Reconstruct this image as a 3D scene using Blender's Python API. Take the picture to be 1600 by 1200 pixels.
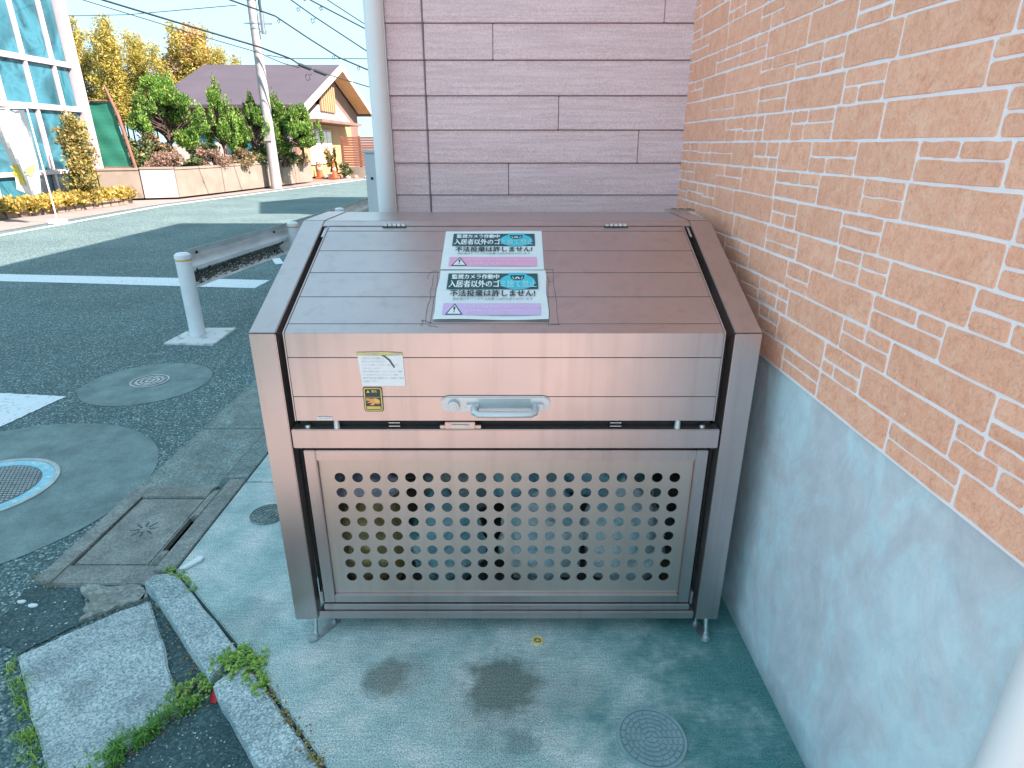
import bpy, bmesh, math, random
from mathutils import Vector, Matrix, noise
random.seed(7)
R = random.Random(11)
sc = bpy.context.scene
for o in list(sc.objects): bpy.data.objects.remove(o)
col = sc.collection
# ------------------------------------------------------------------ camera, light, exposure
cam = bpy.data.cameras.new('camera'); cam.sensor_width = 36; cam.lens = 36*947/1600
cam.clip_start = .02; cam.clip_end = 2000
co = bpy.data.objects.new('camera', cam); col.objects.link(co)
co.location = (0, 0, 1.5); co.rotation_euler = (math.radians(90-21.6), 0, 0)
sc.camera = co
SUN_EL, SUN_AZ = math.radians(42), math.radians(117)      # azimuth clockwise from +Y
sd = Vector((math.sin(SUN_AZ)*math.cos(SUN_EL), math.cos(SUN_AZ)*math.cos(SUN_EL), math.sin(SUN_EL)))
w = bpy.data.worlds.new('World'); sc.world = w; w.use_nodes = True
nt = w.node_tree; bg = nt.nodes['Background']
sky = nt.nodes.new('ShaderNodeTexSky'); sky.sky_type = 'NISHITA'; sky.sun_disc = False
sky.sun_elevation = SUN_EL; sky.sun_rotation = SUN_AZ; sky.air_density = 1.0; sky.dust_density = .6; sky.ozone_density = 1.6
gm = nt.nodes.new('ShaderNodeGamma'); gm.inputs[1].default_value = .1      # pale hazy sky: evens out zenith and horizon
tn = nt.nodes.new('ShaderNodeVectorMath'); tn.operation = 'MULTIPLY'; tn.inputs[1].default_value = (1.36, 2.00, 2.34)
nt.links.new(sky.outputs[0], gm.inputs[0]); nt.links.new(gm.outputs[0], tn.inputs[0]); nt.links.new(tn.outputs[0], bg.inputs[0])
bg.inputs[1].default_value = .15
sl = bpy.data.lights.new('sun', 'SUN'); sl.energy = 4.8; sl.angle = math.radians(.6); sl.color = (1, .75, .66)
so = bpy.data.objects.new('sun', sl); col.objects.link(so); so.location = sd*40
so.rotation_euler = sd.to_track_quat('Z', 'Y').to_euler()
sc.view_settings.view_transform = 'Standard'; sc.view_settings.look = 'None'
sc.view_settings.gamma = 1; sc.view_settings.use_curve_mapping = False
sc.view_settings.exposure = 1.88
sc.render.engine = 'CYCLES'; sc.cycles.use_denoising = True
sc.cycles.max_bounces = 8; sc.cycles.transparent_max_bounces = 16; sc.cycles.sample_clamp_indirect = 6

# ------------------------------------------------------------------ materials
def N(t, ty, **kw):
    n = t.nodes.new(ty)
    for k, v in kw.items(): setattr(n, k, v)
    return n
def newmat(name):
    m = bpy.data.materials.new(name); m.use_nodes = True
    return m, m.node_tree, m.node_tree.nodes['Principled BSDF']
def pos(t, scale=(1, 1, 1)):
    g = N(t, 'ShaderNodeNewGeometry'); mp = N(t, 'ShaderNodeMapping'); mp.inputs['Scale'].default_value = scale
    t.links.new(g.outputs['Position'], mp.inputs['Vector']); return mp.outputs[0]
def noi(t, v, scale, detail=5, rough=.6, dist=0):
    n = N(t, 'ShaderNodeTexNoise'); n.inputs['Scale'].default_value = scale; n.inputs['Detail'].default_value = detail
    n.inputs['Roughness'].default_value = rough; n.inputs['Distortion'].default_value = dist
    t.links.new(v, n.inputs['Vector']); return n.outputs['Fac']
def ramp(t, f, stops):
    r = N(t, 'ShaderNodeValToRGB'); e = r.color_ramp.elements
    while len(e) < len(stops): e.new(.5)
    for i, (p, c) in enumerate(stops):
        e[i].position = p; e[i].color = (c[0], c[1], c[2], 1) if hasattr(c, '__len__') else (c, c, c, 1)
    t.links.new(f, r.inputs[0]); return r.outputs[0]
def mix(t, f, a, b, mode='MIX'):
    n = N(t, 'ShaderNodeMix', data_type='RGBA', blend_type=mode)
    for s, v in ((n.inputs[0], f), (n.inputs[6], a), (n.inputs[7], b)):
        if hasattr(v, 'links'): t.links.new(v, s)
        elif hasattr(v, '__len__'): s.default_value = (v[0], v[1], v[2], 1)
        else: s.default_value = v
    return n.outputs[2]
def mth(t, op, a, b=None):
    n = N(t, 'ShaderNodeMath', operation=op)
    for s, v in zip(n.inputs, (a, b)):
        if v is None: continue
        if hasattr(v, 'links'): t.links.new(v, s)
        else: s.default_value = v
    return n.outputs[0]
def bump(t, bs, h, strength=.4, dist=.002):
    b = N(t, 'ShaderNodeBump'); b.inputs['Strength'].default_value = strength; b.inputs['Distance'].default_value = dist
    t.links.new(h, b.inputs['Height']); t.links.new(b.outputs[0], bs.inputs['Normal'])
def M(name, c, c2=None, scale=6, rough=.6, metal=0, bs=0, bstr=.3, bdist=.002, lo=.35, hi=.65, stretch=(1, 1, 1), spec=None, island=0):
    m, t, b = newmat(name)
    c2 = c2 or tuple(x*.8 for x in c)
    p = pos(t, stretch); f = noi(t, p, scale)
    cc = ramp(t, f, [(lo, c), (hi, c2)])
    if island:
        g = N(t, 'ShaderNodeNewGeometry')
        k = ramp(t, g.outputs['Random Per Island'], [(0, 1-island), (1, 1+island)])
        cc = mix(t, 1, cc, k, 'MULTIPLY')
    t.links.new(cc, b.inputs['Base Color'])
    b.inputs['Roughness'].default_value = rough; b.inputs['Metallic'].default_value = metal
    if spec is not None: b.inputs['Specular IOR Level'].default_value = spec
    if bs: bump(t, b, noi(t, p, bs, 8), bstr, bdist)
    return m

def asphalt():
    m, t, b = newmat('asphalt'); p = pos(t)
    v = N(t, 'ShaderNodeTexVoronoi'); v.inputs['Scale'].default_value = 115; v.inputs['Randomness'].default_value = 1
    t.links.new(noise_warp(t, p), v.inputs['Vector'])
    sp = N(t, 'ShaderNodeSeparateColor'); t.links.new(v.outputs['Color'], sp.inputs[0])
    c = ramp(t, sp.outputs[0], [(0, (.040, .12, .13)), (.5, (.095, .188, .198)), (.82, (.18, .29, .29)), (1, (.5, .6, .6))])
    edge = ramp(t, v.outputs['Distance'], [(.25, (1, 1, 1)), (.75, (.42, .48, .5))])
    c = mix(t, 1, c, edge, 'MULTIPLY')
    big = ramp(t, noi(t, p, .9, 4), [(.3, (.8, .82, .84)), (.7, (1.22, 1.18, 1.16))])
    c = mix(t, 1, c, big, 'MULTIPLY')
    t.links.new(c, b.inputs['Base Color']); b.inputs['Roughness'].default_value = .8
    inv = mth(t, 'SUBTRACT', 1, v.outputs['Distance'])
    bump(t, b, mth(t, 'ADD', inv, mth(t, 'MULTIPLY', sp.outputs[1], .6)), .75, .004)
    return m
def noise_warp(t, p):
    n = N(t, 'ShaderNodeTexNoise'); n.inputs['Scale'].default_value = 60; t.links.new(p, n.inputs['Vector'])
    a = N(t, 'ShaderNodeVectorMath', operation='MULTIPLY_ADD'); a.inputs[1].default_value = (.008,)*3
    t.links.new(n.outputs['Color'], a.inputs[0]); t.links.new(p, a.inputs[2]); return a.outputs[0]
def blob(t, p, cx, cy, r, wob=.5):
    """soft mask that is 1 inside a stain at cx,cy"""
    s = N(t, 'ShaderNodeVectorMath', operation='SUBTRACT'); s.inputs[1].default_value = (cx, cy, 0); t.links.new(p, s.inputs[0])
    l = N(t, 'ShaderNodeVectorMath', operation='LENGTH'); t.links.new(s.outputs[0], l.inputs[0])
    d = mth(t, 'ADD', mth(t, 'DIVIDE', l.outputs['Value'], r), mth(t, 'MULTIPLY', mth(t, 'SUBTRACT', noi(t, p, 18, 5), .5), wob*2.4))
    return ramp(t, d, [(.55, 1), (1.15, 0)])
def pad_mat():
    m, t, b = newmat('stained_concrete'); p = pos(t)
    fine = noi(t, p, 240, 3, .8); broom = noi(t, pos(t, (14, 160, 1)), 1, 4, .7); mid = noi(t, p, 5, 9, .68)
    c = ramp(t, mid, [(.33, (.24, .38, .38)), (.5, (.37, .49, .49)), (.66, (.55, .60, .59))])
    # mossy wet film together with painted shade, both spreading from the wall side
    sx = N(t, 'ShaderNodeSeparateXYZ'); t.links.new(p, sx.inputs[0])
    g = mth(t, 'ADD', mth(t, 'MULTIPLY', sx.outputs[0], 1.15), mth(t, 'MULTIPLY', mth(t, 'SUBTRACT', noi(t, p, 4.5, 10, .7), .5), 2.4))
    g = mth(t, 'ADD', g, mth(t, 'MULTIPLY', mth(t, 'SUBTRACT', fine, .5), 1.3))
    moss_and_shade = ramp(t, g, [(.18, 0), (.75, 1)])
    c = mix(t, mth(t, 'MULTIPLY', moss_and_shade, .88), c, (.03, .17, .17))
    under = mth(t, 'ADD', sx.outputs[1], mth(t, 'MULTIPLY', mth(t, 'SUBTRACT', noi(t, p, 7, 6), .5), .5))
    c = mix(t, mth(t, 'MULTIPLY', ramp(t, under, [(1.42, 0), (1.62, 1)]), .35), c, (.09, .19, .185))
    for (cx, cy, r, k, cl) in ((-.386, 1.375, .085, .72, (.10, .15, .13)), (-.03, 1.345, .135, .85, (.06, .12, .105)), (.02, 1.165, .06, .6, (.10, .19, .2)),
                               (-.02, 1.3, .20, .35, (.22, .22, .20)), (-.33, 1.39, .10, .3, (.25, .22, .2)), (.2, 1.33, .10, .3, (.3, .3, .28)), (-.9, 1.62, .14, .45, (.12, .22, .225))):
        c = mix(t, mth(t, 'MULTIPLY', blob(t, p, cx, cy, r), k), c, cl)
    sp = ramp(t, fine, [(.40, (.38, .48, .50)), (.5, (1, 1, 1)), (.60, (1.65, 1.56, 1.54))])
    c = mix(t, .85, c, sp, 'MULTIPLY')
    c = mix(t, .5, c, ramp(t, broom, [(.38, (.72, .74, .76)), (.62, (1.25, 1.22, 1.2))]), 'MULTIPLY')
    t.links.new(c, b.inputs['Base Color']); b.inputs['Roughness'].default_value = .78
    bump(t, b, mth(t, 'ADD', mth(t, 'ADD', mth(t, 'MULTIPLY', fine, .5), mth(t, 'MULTIPLY', broom, .7)), mid), .28, .003)
    return m
def speck_mat(name, a, b_, c_, sc_=120, moss=0):
    m, t, b = newmat(name); p = pos(t)
    v = N(t, 'ShaderNodeTexVoronoi'); v.inputs['Scale'].default_value = sc_; t.links.new(noise_warp(t, p), v.inputs['Vector'])
    sp = N(t, 'ShaderNodeSeparateColor'); t.links.new(v.outputs['Color'], sp.inputs[0])
    c = ramp(t, sp.outputs[0], [(0, a), (.5, b_), (1, c_)])
    c = mix(t, .7, c, ramp(t, noi(t, p, 7, 7), [(.35, (.62, .66, .68)), (.65, (1.2, 1.2, 1.18))]), 'MULTIPLY')
    if moss: c = mix(t, ramp(t, noi(t, p, 11, 6), [(.5, 0), (.72, moss)]), c, (.12, .12, .10))
    t.links.new(c, b.inputs['Base Color']); b.inputs['Roughness'].default_value = .82
    bump(t, b, v.outputs['Distance'], .4, .002)
    return m
def tile_mat():
    m, t, b = newmat('clay_stone_tile'); p = pos(t)
    n1 = noi(t, p, 22, 9, .7, 1.2); n2 = noi(t, pos(t, (1, 1, .8)), 75, 8, .75, 2.2)
    c = ramp(t, n1, [(.3, (.84, .39, .25)), (.5, (.95, .49, .33)), (.7, (.97, .59, .42))])
    oi = N(t, 'ShaderNodeObjectInfo'); g = N(t, 'ShaderNodeNewGeometry')
    rnd = mth(t, 'FRACT', mth(t, 'ADD', oi.outputs['Random'], g.outputs['Random Per Island']))
    c = mix(t, 1, c, ramp(t, rnd, [(0, (.95, .94, .93)), (.5, (1, 1, 1)), (1, (1.04, 1.04, 1.04))]), 'MULTIPLY')
    c = mix(t, .8, c, ramp(t, n2, [(.38, (.80, .74, .70)), (.48, (1, 1, 1)), (.62, (1.1, 1.12, 1.12))]), 'MULTIPLY')
    wh = ramp(t, noi(t, p, 42, 2), [(.765, 0), (.785, 1)])
    c = mix(t, wh, c, (.9, .78, .68))
    t.links.new(c, b.inputs['Base Color']); b.inputs['Roughness'].default_value = .72
    bump(t, b, mth(t, 'ADD', n1, n2), .5, .004); return m
def siding_mat():
    m, t, b = newmat('woodgrain_siding')
    p = pos(t, (1, 1, 1)); oi = N(t, 'ShaderNodeObjectInfo')
    ad = N(t, 'ShaderNodeVectorMath', operation='MULTIPLY_ADD'); cb = N(t, 'ShaderNodeCombineXYZ')
    t.links.new(mth(t, 'MULTIPLY', oi.outputs['Random'], 9), cb.inputs[0]); 
    t.links.new(p, ad.inputs[0]); ad.inputs[1].default_value = (1.3, 1, 30); t.links.new(cb.outputs[0], ad.inputs[2])
    n = N(t, 'ShaderNodeTexNoise'); n.inputs['Scale'].default_value = 2.6; n.inputs['Detail'].default_value = 3.5; n.inputs['Roughness'].default_value = .62
    n.inputs['Distortion'].default_value = .9
    t.links.new(ad.outputs[0], n.inputs['Vector'])
    grain = n.outputs['Fac']
    fine = noi(t, pos(t, (10, 1, 90)), 3, 5, .7); dots = noi(t, p, 160, 3, .7)
    lines = ramp(t, grain, [(.36, .2), (.41, .75), (.45, .3), (.5, 1), (.56, .6), (.6, 1), (.66, .5)])
    c = ramp(t, grain, [(.3, (.78, .58, .61)), (.47, (.85, .645, .67)), (.7, (.89, .69, .72))])
    c = mix(t, .3, c, ramp(t, lines, [(0, (.86, .86, .88)), (1, (1.04, 1.04, 1.04))]), 'MULTIPLY')
    c = mix(t, .55, c, ramp(t, dots, [(.4, (.8, .8, .8)), (.6, (1.15, 1.15, 1.15))]), 'MULTIPLY')
    t.links.new(c, b.inputs['Base Color']); b.inputs['Roughness'].default_value = .7
    h = mth(t, 'ADD', mth(t, 'MULTIPLY', lines, 1), mth(t, 'ADD', mth(t, 'MULTIPLY', fine, .5), mth(t, 'MULTIPLY', dots, .5)))
    bump(t, b, h, .5, .0035); return m
def plaster_mat():
    m, t, b = newmat('foundation_render'); p = pos(t, (1, 1, .7))
    c = ramp(t, noi(t, p, 4.2, 9, .66, .9), [(.32, (.54, .58, .64)), (.47, (.60, .66, .71)), (.6, (.61, .78, .84))])
    c = mix(t, .5, c, ramp(t, noi(t, p, 16, 8, .7, .5), [(.35, (.76, .78, .82)), (.65, (1.10, 1.09, 1.07))]), 'MULTIPLY')
    scr = ramp(t, noi(t, pos(t, (1, 30, 5)), 2.2, 6, .7, 2), [(.66, 0), (.70, .5)]); c = mix(t, scr, c, (.74, .80, .84))
    # splash band of grime just above the ground
    sx = N(t, 'ShaderNodeSeparateXYZ'); t.links.new(pos(t), sx.inputs[0])
    z = mth(t, 'ADD', sx.outputs[2], mth(t, 'MULTIPLY', mth(t, 'SUBTRACT', noi(t, pos(t), 9, 7), .5), .16))
    c = mix(t, ramp(t, z, [(.0, .75), (.09, 0)]), c, (.22, .30, .32))
    t.links.new(c, b.inputs['Base Color']); b.inputs['Roughness'].default_value = .75
    bump(t, b, noi(t, p, 26, 9, .75, .6), .5, .006); return m
def alu_mat(name, c, rough=.3, metal=1.0, streak=(1.5, 60, 60)):
    m, t, b = newmat(name); p = pos(t)
    st = noi(t, pos(t, streak), 9, 4, .6); sm = noi(t, p, 3, 6, .6)
    cc = mix(t, 1, c, ramp(t, sm, [(.3, (.93, .92, .91)), (.7, (1.05, 1.05, 1.06))]), 'MULTIPLY')
    drips = ramp(t, noi(t, pos(t, (26, 26, 1.1)), 1, 4, .6), [(.52, 0), (.72, .28)]); cc = mix(t, drips, cc, tuple(x*.62 for x in c))
    t.links.new(cc, b.inputs['Base Color']); b.inputs['Metallic'].default_value = metal
    r = ramp(t, mth(t, 'ADD', mth(t, 'MULTIPLY', st, .12), mth(t, 'MULTIPLY', noi(t, p, 5, 3, .5), .88)), [(.3, rough-.02), (.7, rough+.05)])
    t.links.new(r, b.inputs['Roughness']); pass
    return m
def leaf_mat(name, a, b_, c_=None):
    m, t, b = newmat(name); g = N(t, 'ShaderNodeNewGeometry')
    c = ramp(t, g.outputs['Random Per Island'], [(0, a), (.6, b_), (1, c_ or b_)])
    c = mix(t, 1, c, ramp(t, noi(t, pos(t), 1.6, 3), [(.35, (.72, .75, .72)), (.65, (1.25, 1.2, 1.15))]), 'MULTIPLY')
    t.links.new(c, b.inputs['Base Color']); b.inputs['Roughness'].default_value = .55
    tr = N(t, 'ShaderNodeBsdfTranslucent'); t.links.new(c, tr.inputs[0])
    ms = N(t, 'ShaderNodeMixShader'); ms.inputs[0].default_value = .3; out = t.nodes['Material Output']
    t.links.new(b.outputs[0], ms.inputs[1]); t.links.new(tr.outputs[0], ms.inputs[2]); t.links.new(ms.outputs[0], out.inputs[0])
    return m
def glass_mat(name, c, rough=.04):
    m, t, b = newmat(name); p = pos(t)
    cc = ramp(t, noi(t, p, .8, 3, .5, 1.2), [(.38, c), (.55, tuple(min(1, x*2.2) for x in c)), (.66, tuple(x*.7 for x in c))])
    t.links.new(cc, b.inputs['Base Color']); b.inputs['Roughness'].default_value = rough; b.inputs['Specular IOR Level'].default_value = .6
    b.inputs['IOR'].default_value = 1.5; return m

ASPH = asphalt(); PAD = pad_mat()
COLLAR = speck_mat('smooth_asphalt_collar', (.13, .215, .22), (.165, .245, .25), (.21, .29, .29), 220)
GUT = speck_mat('gutter_concrete', (.10, .17, .17), (.17, .24, .235), (.30, .37, .36), 150, .6)
GUT2 = speck_mat('drain_concrete', (.15, .19, .185), (.23, .25, .24), (.32, .34, .32), 170, .7)
KERB = speck_mat('granite_kerb', (.16, .26, .28), (.34, .44, .46), (.58, .66, .68), 210)
SLAB = speck_mat('exposed_aggregate_slab', (.16, .25, .27), (.35, .44, .46), (.54, .62, .63), 200, .3)
RUB = speck_mat('broken_concrete', (.16, .2, .19), (.26, .29, .27), (.36, .38, .36), 90, .6)
PATCH = speck_mat('fine_asphalt_patch', (.02, .06, .07), (.035, .085, .095), (.09, .15, .16), 160)
TILE = tile_mat(); SIDE = siding_mat(); FND = plaster_mat()
GROUT = M('white_grout', (.93, .88, .90), (.88, .82, .85), 30, .85, bs=120, bstr=.4)
ALU = alu_mat('champagne_aluminium', (.52, .46, .46), .32, .9)
ALUD = alu_mat('door_aluminium', (.56, .49, .45), .38, .88)
ALUG = alu_mat('grey_metal', (.50, .53, .55), .32)
STEEL = M('galvanised_steel', (.55, .62, .64), (.42, .5, .52), 30, .4, .9)
HAND = M('silver_paint', (.58, .64, .67), (.52, .58, .61), 12, .32, .35)
BLACK = M('black_rubber', (.012, .014, .015), (.02, .02, .02), 20, .6)
WPAINT = M('white_post_paint', (.76, .80, .82), (.68, .73, .75), 9, .45, bs=60, bstr=.1)
PIPE = M('white_vinyl_pipe', (.74, .78, .80), (.70, .74, .77), 3, .35)
RAILM = M('weathered_rail_paint', (.76, .82, .82), (.55, .61, .60), 5, .55, stretch=(1, .5, 3), bs=70, bstr=.15)
ROADW = M('road_marking_paint', (.70, .78, .82), (.30, .42, .45), 45, .75, bs=160, bstr=.6, bdist=.003, lo=.55, hi=.70)
ORB = M('orange_band', (.85, .42, .06)); RED = M('red_plastic', (.5, .012, .012), (.3, .01, .01), 30, .3)
WCHIP = M('pale_ceramic', (.68, .78, .80), rough=.2)
IRON = M('cast_iron', (.20, .25, .26), (.12, .16, .17), 25, .5, .5, bs=90, bstr=.3)
IRONL = M('worn_iron', (.50, .55, .56), (.36, .42, .43), 25, .4, .5, bs=90, bstr=.3)
BLUE = M('blue_cover_paint', (.16, .52, .66), (.34, .62, .70), 22, .5)
RESIN = M('grey_resin_cover', (.26, .38, .41), (.20, .32, .34), 14, .45)
BRASS = M('yellow_plastic', (.80, .70, .30), (.62, .5, .2), 60, .4)
WIRE = M('cable_black', (.03, .05, .06)); CONC = M('pole_concrete', (.40, .39, .40), (.32, .32, .34), 5, .8, bs=50, bstr=.2)
WALLC = M('old_wall_concrete', (.27, .25, .21), (.20, .18, .15), 1.3, .85, bs=30, bstr=.3); WALLW = M('white_washed_patch', (.52, .48, .48), (.42, .39, .39), 3, .8)
PINKC = M('pale_verge_concrete', (.28, .25, .24), (.22, .20, .19), 2, .85)
FRW = M('facade_white', (.55, .50, .53), (.48, .44, .48), 2, .4); GLS = glass_mat('facade_glass', (.02, .09, .12))
HROOF = M('roof_slate_purple', (.075, .065, .085), (.062, .055, .073), .6, .8, bs=20, bstr=.3); HWALL = M('house_cream_wall', (.45, .32, .17), (.4, .28, .15), 1, .85)
HWH = M('house_white_wall', (.55, .52, .50), (.48, .45, .44), 1, .8); HBR = M('house_brown_wall', (.22, .155, .125), (.18, .13, .11), 1, .85)
HTAN = M('eave_board', (.70, .46, .22), (.6, .4, .2), 3, .7); WOOD = M('fence_wood', (.26, .11, .075), (.18, .08, .05), 4, .8, stretch=(1, 1, 8))
CONE = M('orange_cone', (.9, .12, .03), (.8, .1, .03), 4, .5); EARTH = M('garden_earth', (.22, .16, .11), (.14, .11, .08), 3, .95, bs=20)
NET = M('green_net', (.015, .16, .11), (.03, .24, .17), 60, .7, stretch=(1, 1, 1), bs=60, bstr=.5); RUST = M('rusty_steel', (.24, .13, .10), (.16, .09, .07), 8, .8)
BARK = M('bark', (.10, .075, .06), (.06, .05, .04), 12, .9); LG = leaf_mat('pine_green', (.04, .13, .03), (.15, .32, .05), (.32, .50, .11))
LY = leaf_mat('bamboo_yellow', (.22, .24, .04), (.42, .38, .08), (.58, .50, .17)); LO = leaf_mat('autumn_orange', (.40, .28, .09), (.50, .34, .11), (.55, .44, .22))
LB = leaf_mat('mixed_hedge', (.12, .12, .05), (.27, .24, .13), (.40, .28, .19)); LH = leaf_mat('hedge_green', (.04, .10, .04), (.12, .18, .06), (.34, .34, .17))
LS = leaf_mat('shrub_olive', (.15, .18, .05), (.30, .29, .09), (.48, .32, .14)); LP = leaf_mat('pinkish_twigs', (.18, .12, .09), (.34, .25, .20), (.48, .37, .31))
LF = leaf_mat('yellow_groundcover', (.34, .27, .06), (.50, .40, .10), (.34, .34, .09))
WEED = leaf_mat('weed_green', (.10, .26, .04), (.24, .44, .07), (.50, .62, .18)); GRASS = leaf_mat('grass_green', (.05, .20, .03), (.13, .38, .06), (.34, .52, .16))
LBAG = []
def bag_mat(name, c, c2):
    m = M(name, c, c2, 9, .28, bs=26, bstr=.9, bdist=.02, lo=.4, hi=.6); return m
PAPER = M('paper_white', (.74, .84, .86), (.70, .80, .83), 20, .55); PAPERB = M('paper_blank', (.82, .84, .86), (.76, .78, .8), 40, .6)
INKD = M('ink_dark_teal', (.015, .085, .10), (.02, .1, .11), 30, .6); INKK = M('ink_black', (.03, .05, .055), (.05, .06, .07), 30, .6)
INKC = M('ink_cyan', (.05, .58, .70), (.06, .52, .66), 30, .55); INKW = M('ink_white', (.80, .88, .9), (.76, .84, .86), 30, .6)
INKP = M('ink_pink', (.80, .42, .62), (.76, .38, .6), 8, .6); INKV = M('ink_lilac', (.62, .50, .78), (.66, .46, .76), 8, .6)
INKF = M('ink_faded', (.88, .66, .80), (.84, .62, .8), 8, .6); YEL = M('sticker_yellow', (.75, .58, .14), (.66, .5, .12), 20, .5)
INKG = M('ink_grey', (.34, .37, .42), (.45, .48, .52), 90, .6); HANDP = M('ink_orange', (.80, .28, .14), (.85, .42, .1), 12, .6); TAPE = M('old_tape', (.30, .33, .34), (.36, .34, .3), 30, .4)
TAPEY = M('yellow_tape', (.70, .60, .22), (.5, .45, .3), 60, .6)

# ------------------------------------------------------------------ helpers
WL = {}
def wl(o): return WL.get(o.name, Vector((0, 0, 0))) if o else Vector((0, 0, 0))
def tag(o, label=None, cat=None, group=None, kind=None):
    for k, v in (('label', label), ('category', cat), ('group', group), ('kind', kind)):
        if v: o[k] = v
    return o
def empty(name, loc, label=None, cat=None, group=None, kind=None):
    o = bpy.data.objects.new(name, None); col.objects.link(o); o.location = loc; WL[o.name] = Vector(loc)
    o.empty_display_size = .1
    return tag(o, label, cat, group, kind)
def link(name, me, parent, org, label=None):
    o = bpy.data.objects.new(name, me); col.objects.link(o); o.parent = parent
    o.location = Vector(org) - wl(parent); WL[o.name] = Vector(org)
    if label: o['label'] = label
    return o
class MB:
    def __init__(s): s.v = []; s.f = []; s.m = []; s.sm = []
    def add(s, vs, fs, m=0, smooth=False):
        n = len(s.v); s.v += [tuple(v) for v in vs]
        for f in fs: s.f.append([n+i for i in f]); s.m.append(m); s.sm.append(smooth)
        return s
    def box(s, x0, x1, y0, y1, z0, z1, m=0):
        return s.add([(x0,y0,z0),(x1,y0,z0),(x1,y1,z0),(x0,y1,z0),(x0,y0,z1),(x1,y0,z1),(x1,y1,z1),(x0,y1,z1)],
            [(0,3,2,1),(4,5,6,7),(0,1,5,4),(1,2,6,5),(2,3,7,6),(3,0,4,7)], m)
    def pts8(s, a, b, m=0):   # two quads
        return s.add(list(a)+list(b), [(3,2,1,0),(4,5,6,7),(0,1,5,4),(1,2,6,5),(2,3,7,6),(3,0,4,7)], m)
    def prism(s, poly, ax, t0, t1, m=0):   # ax: axis of extrusion ; poly in the other two (ordered)
        def p(a, b, t): return (t, a, b) if ax == 'x' else ((a, t, b) if ax == 'y' else (a, b, t))
        n = len(poly)
        vs = [p(a, b, t0) for a, b in poly]+[p(a, b, t1) for a, b in poly]
        return s.add(vs, [tuple(range(n))[::-1], tuple(range(n, 2*n))]+[(i, (i+1) % n, n+(i+1) % n, n+i) for i in range(n)], m)
    def cyl(s, p0, p1, r0, r1=None, n=16, m=0, cap=True):
        r1 = r0 if r1 is None else r1; p0, p1 = Vector(p0), Vector(p1); d = (p1-p0).normalized()
        u = d.orthogonal().normalized(); w_ = d.cross(u)
        vs = []
        for p, r in ((p0, r0), (p1, r1)):
            vs += [p+(u*math.cos(2*math.pi*i/n)+w_*math.sin(2*math.pi*i/n))*r for i in range(n)]
        s.add(vs, [(i, (i+1) % n, n+(i+1) % n, n+i) for i in range(n)], m, True)
        if cap: s.add(vs[:n], [tuple(range(n))[::-1]], m); s.add(vs[n:], [tuple(range(n))], m)
        return s
    def tube(s, pts, r, n=8, m=0):
        pts = [Vector(p) for p in pts]; rs = r if hasattr(r, '__len__') else [r]*len(pts); vs = []
        u = None
        for i, p in enumerate(pts):
            d = (pts[min(i+1, len(pts)-1)]-pts[max(i-1, 0)]).normalized()
            u = d.orthogonal().normalized() if u is None else (u-d*u.dot(d)).normalized()
            w_ = d.cross(u); vs += [p+(u*math.cos(2*math.pi*k/n)+w_*math.sin(2*math.pi*k/n))*rs[i] for k in range(n)]
        fs = [(i*n+k, i*n+(k+1) % n, (i+1)*n+(k+1) % n, (i+1)*n+k) for i in range(len(pts)-1) for k in range(n)]
        s.add(vs, fs, m, True); s.add(vs[:n], [tuple(range(n))[::-1]], m); s.add(vs[-n:], [tuple(range(n))], m); return s
    def build(s, name, mats, parent=None, bevel=0, seg=2, label=None, origin=None, bang=30):
        if not hasattr(mats, '__len__'): mats = [mats]
        xs, ys, zs = zip(*s.v)
        org = Vector(origin) if origin else Vector(((min(xs)+max(xs))/2, (min(ys)+max(ys))/2, min(zs)))
        me = bpy.data.meshes.new(name)
        me.from_pydata([tuple(Vector(v)-org) for v in s.v], [], s.f)
        for m in mats: me.materials.append(m)
        me.polygons.foreach_set('material_index', s.m); me.polygons.foreach_set('use_smooth', s.sm)
        if bevel:
            bm = bmesh.new(); bm.from_mesh(me); bmesh.ops.remove_doubles(bm, verts=bm.verts, dist=1e-5)
            bmesh.ops.recalc_face_normals(bm, faces=bm.faces)
            es = [e for e in bm.edges if len(e.link_faces) == 2 and e.calc_face_angle(0) > math.radians(bang)]
            bmesh.ops.bevel(bm, geom=es, offset=bevel, segments=seg, affect='EDGES', clamp_overlap=True)
            bm.to_mesh(me); bm.free()
        me.update()
        return link(name, me, parent, org, label)
def tri_area_dir(p): return p
_tc = {}
def text_geo(body, bold=.015):
    k = (body, bold)
    if k in _tc: return _tc[k]
    f = bpy.data.curves.new('lettering', 'FONT'); f.body = body; f.offset = bold; f.resolution_u = 2
    o = bpy.data.objects.new('lettering', f); col.objects.link(o); bpy.context.view_layer.update()
    me = bpy.data.meshes.new_from_object(o.evaluated_get(bpy.context.evaluated_depsgraph_get()))
    vs = [(v.co.x, v.co.y) for v in me.vertices]; fs = [tuple(p.vertices) for p in me.polygons]
    bpy.data.objects.remove(o); bpy.data.meshes.remove(me); bpy.data.curves.remove(f)
    if not vs: _tc[k] = ([(0, 0), (1, 0), (1, 1)], [(0, 1, 2)]); return _tc[k]
    x0, x1 = min(v[0] for v in vs), max(v[0] for v in vs); y0, y1 = min(v[1] for v in vs), max(v[1] for v in vs)
    _tc[k] = ([((x-x0)/(x1-x0), (y-y0)/(y1-y0)) for x, y in vs], fs); return _tc[k]
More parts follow.
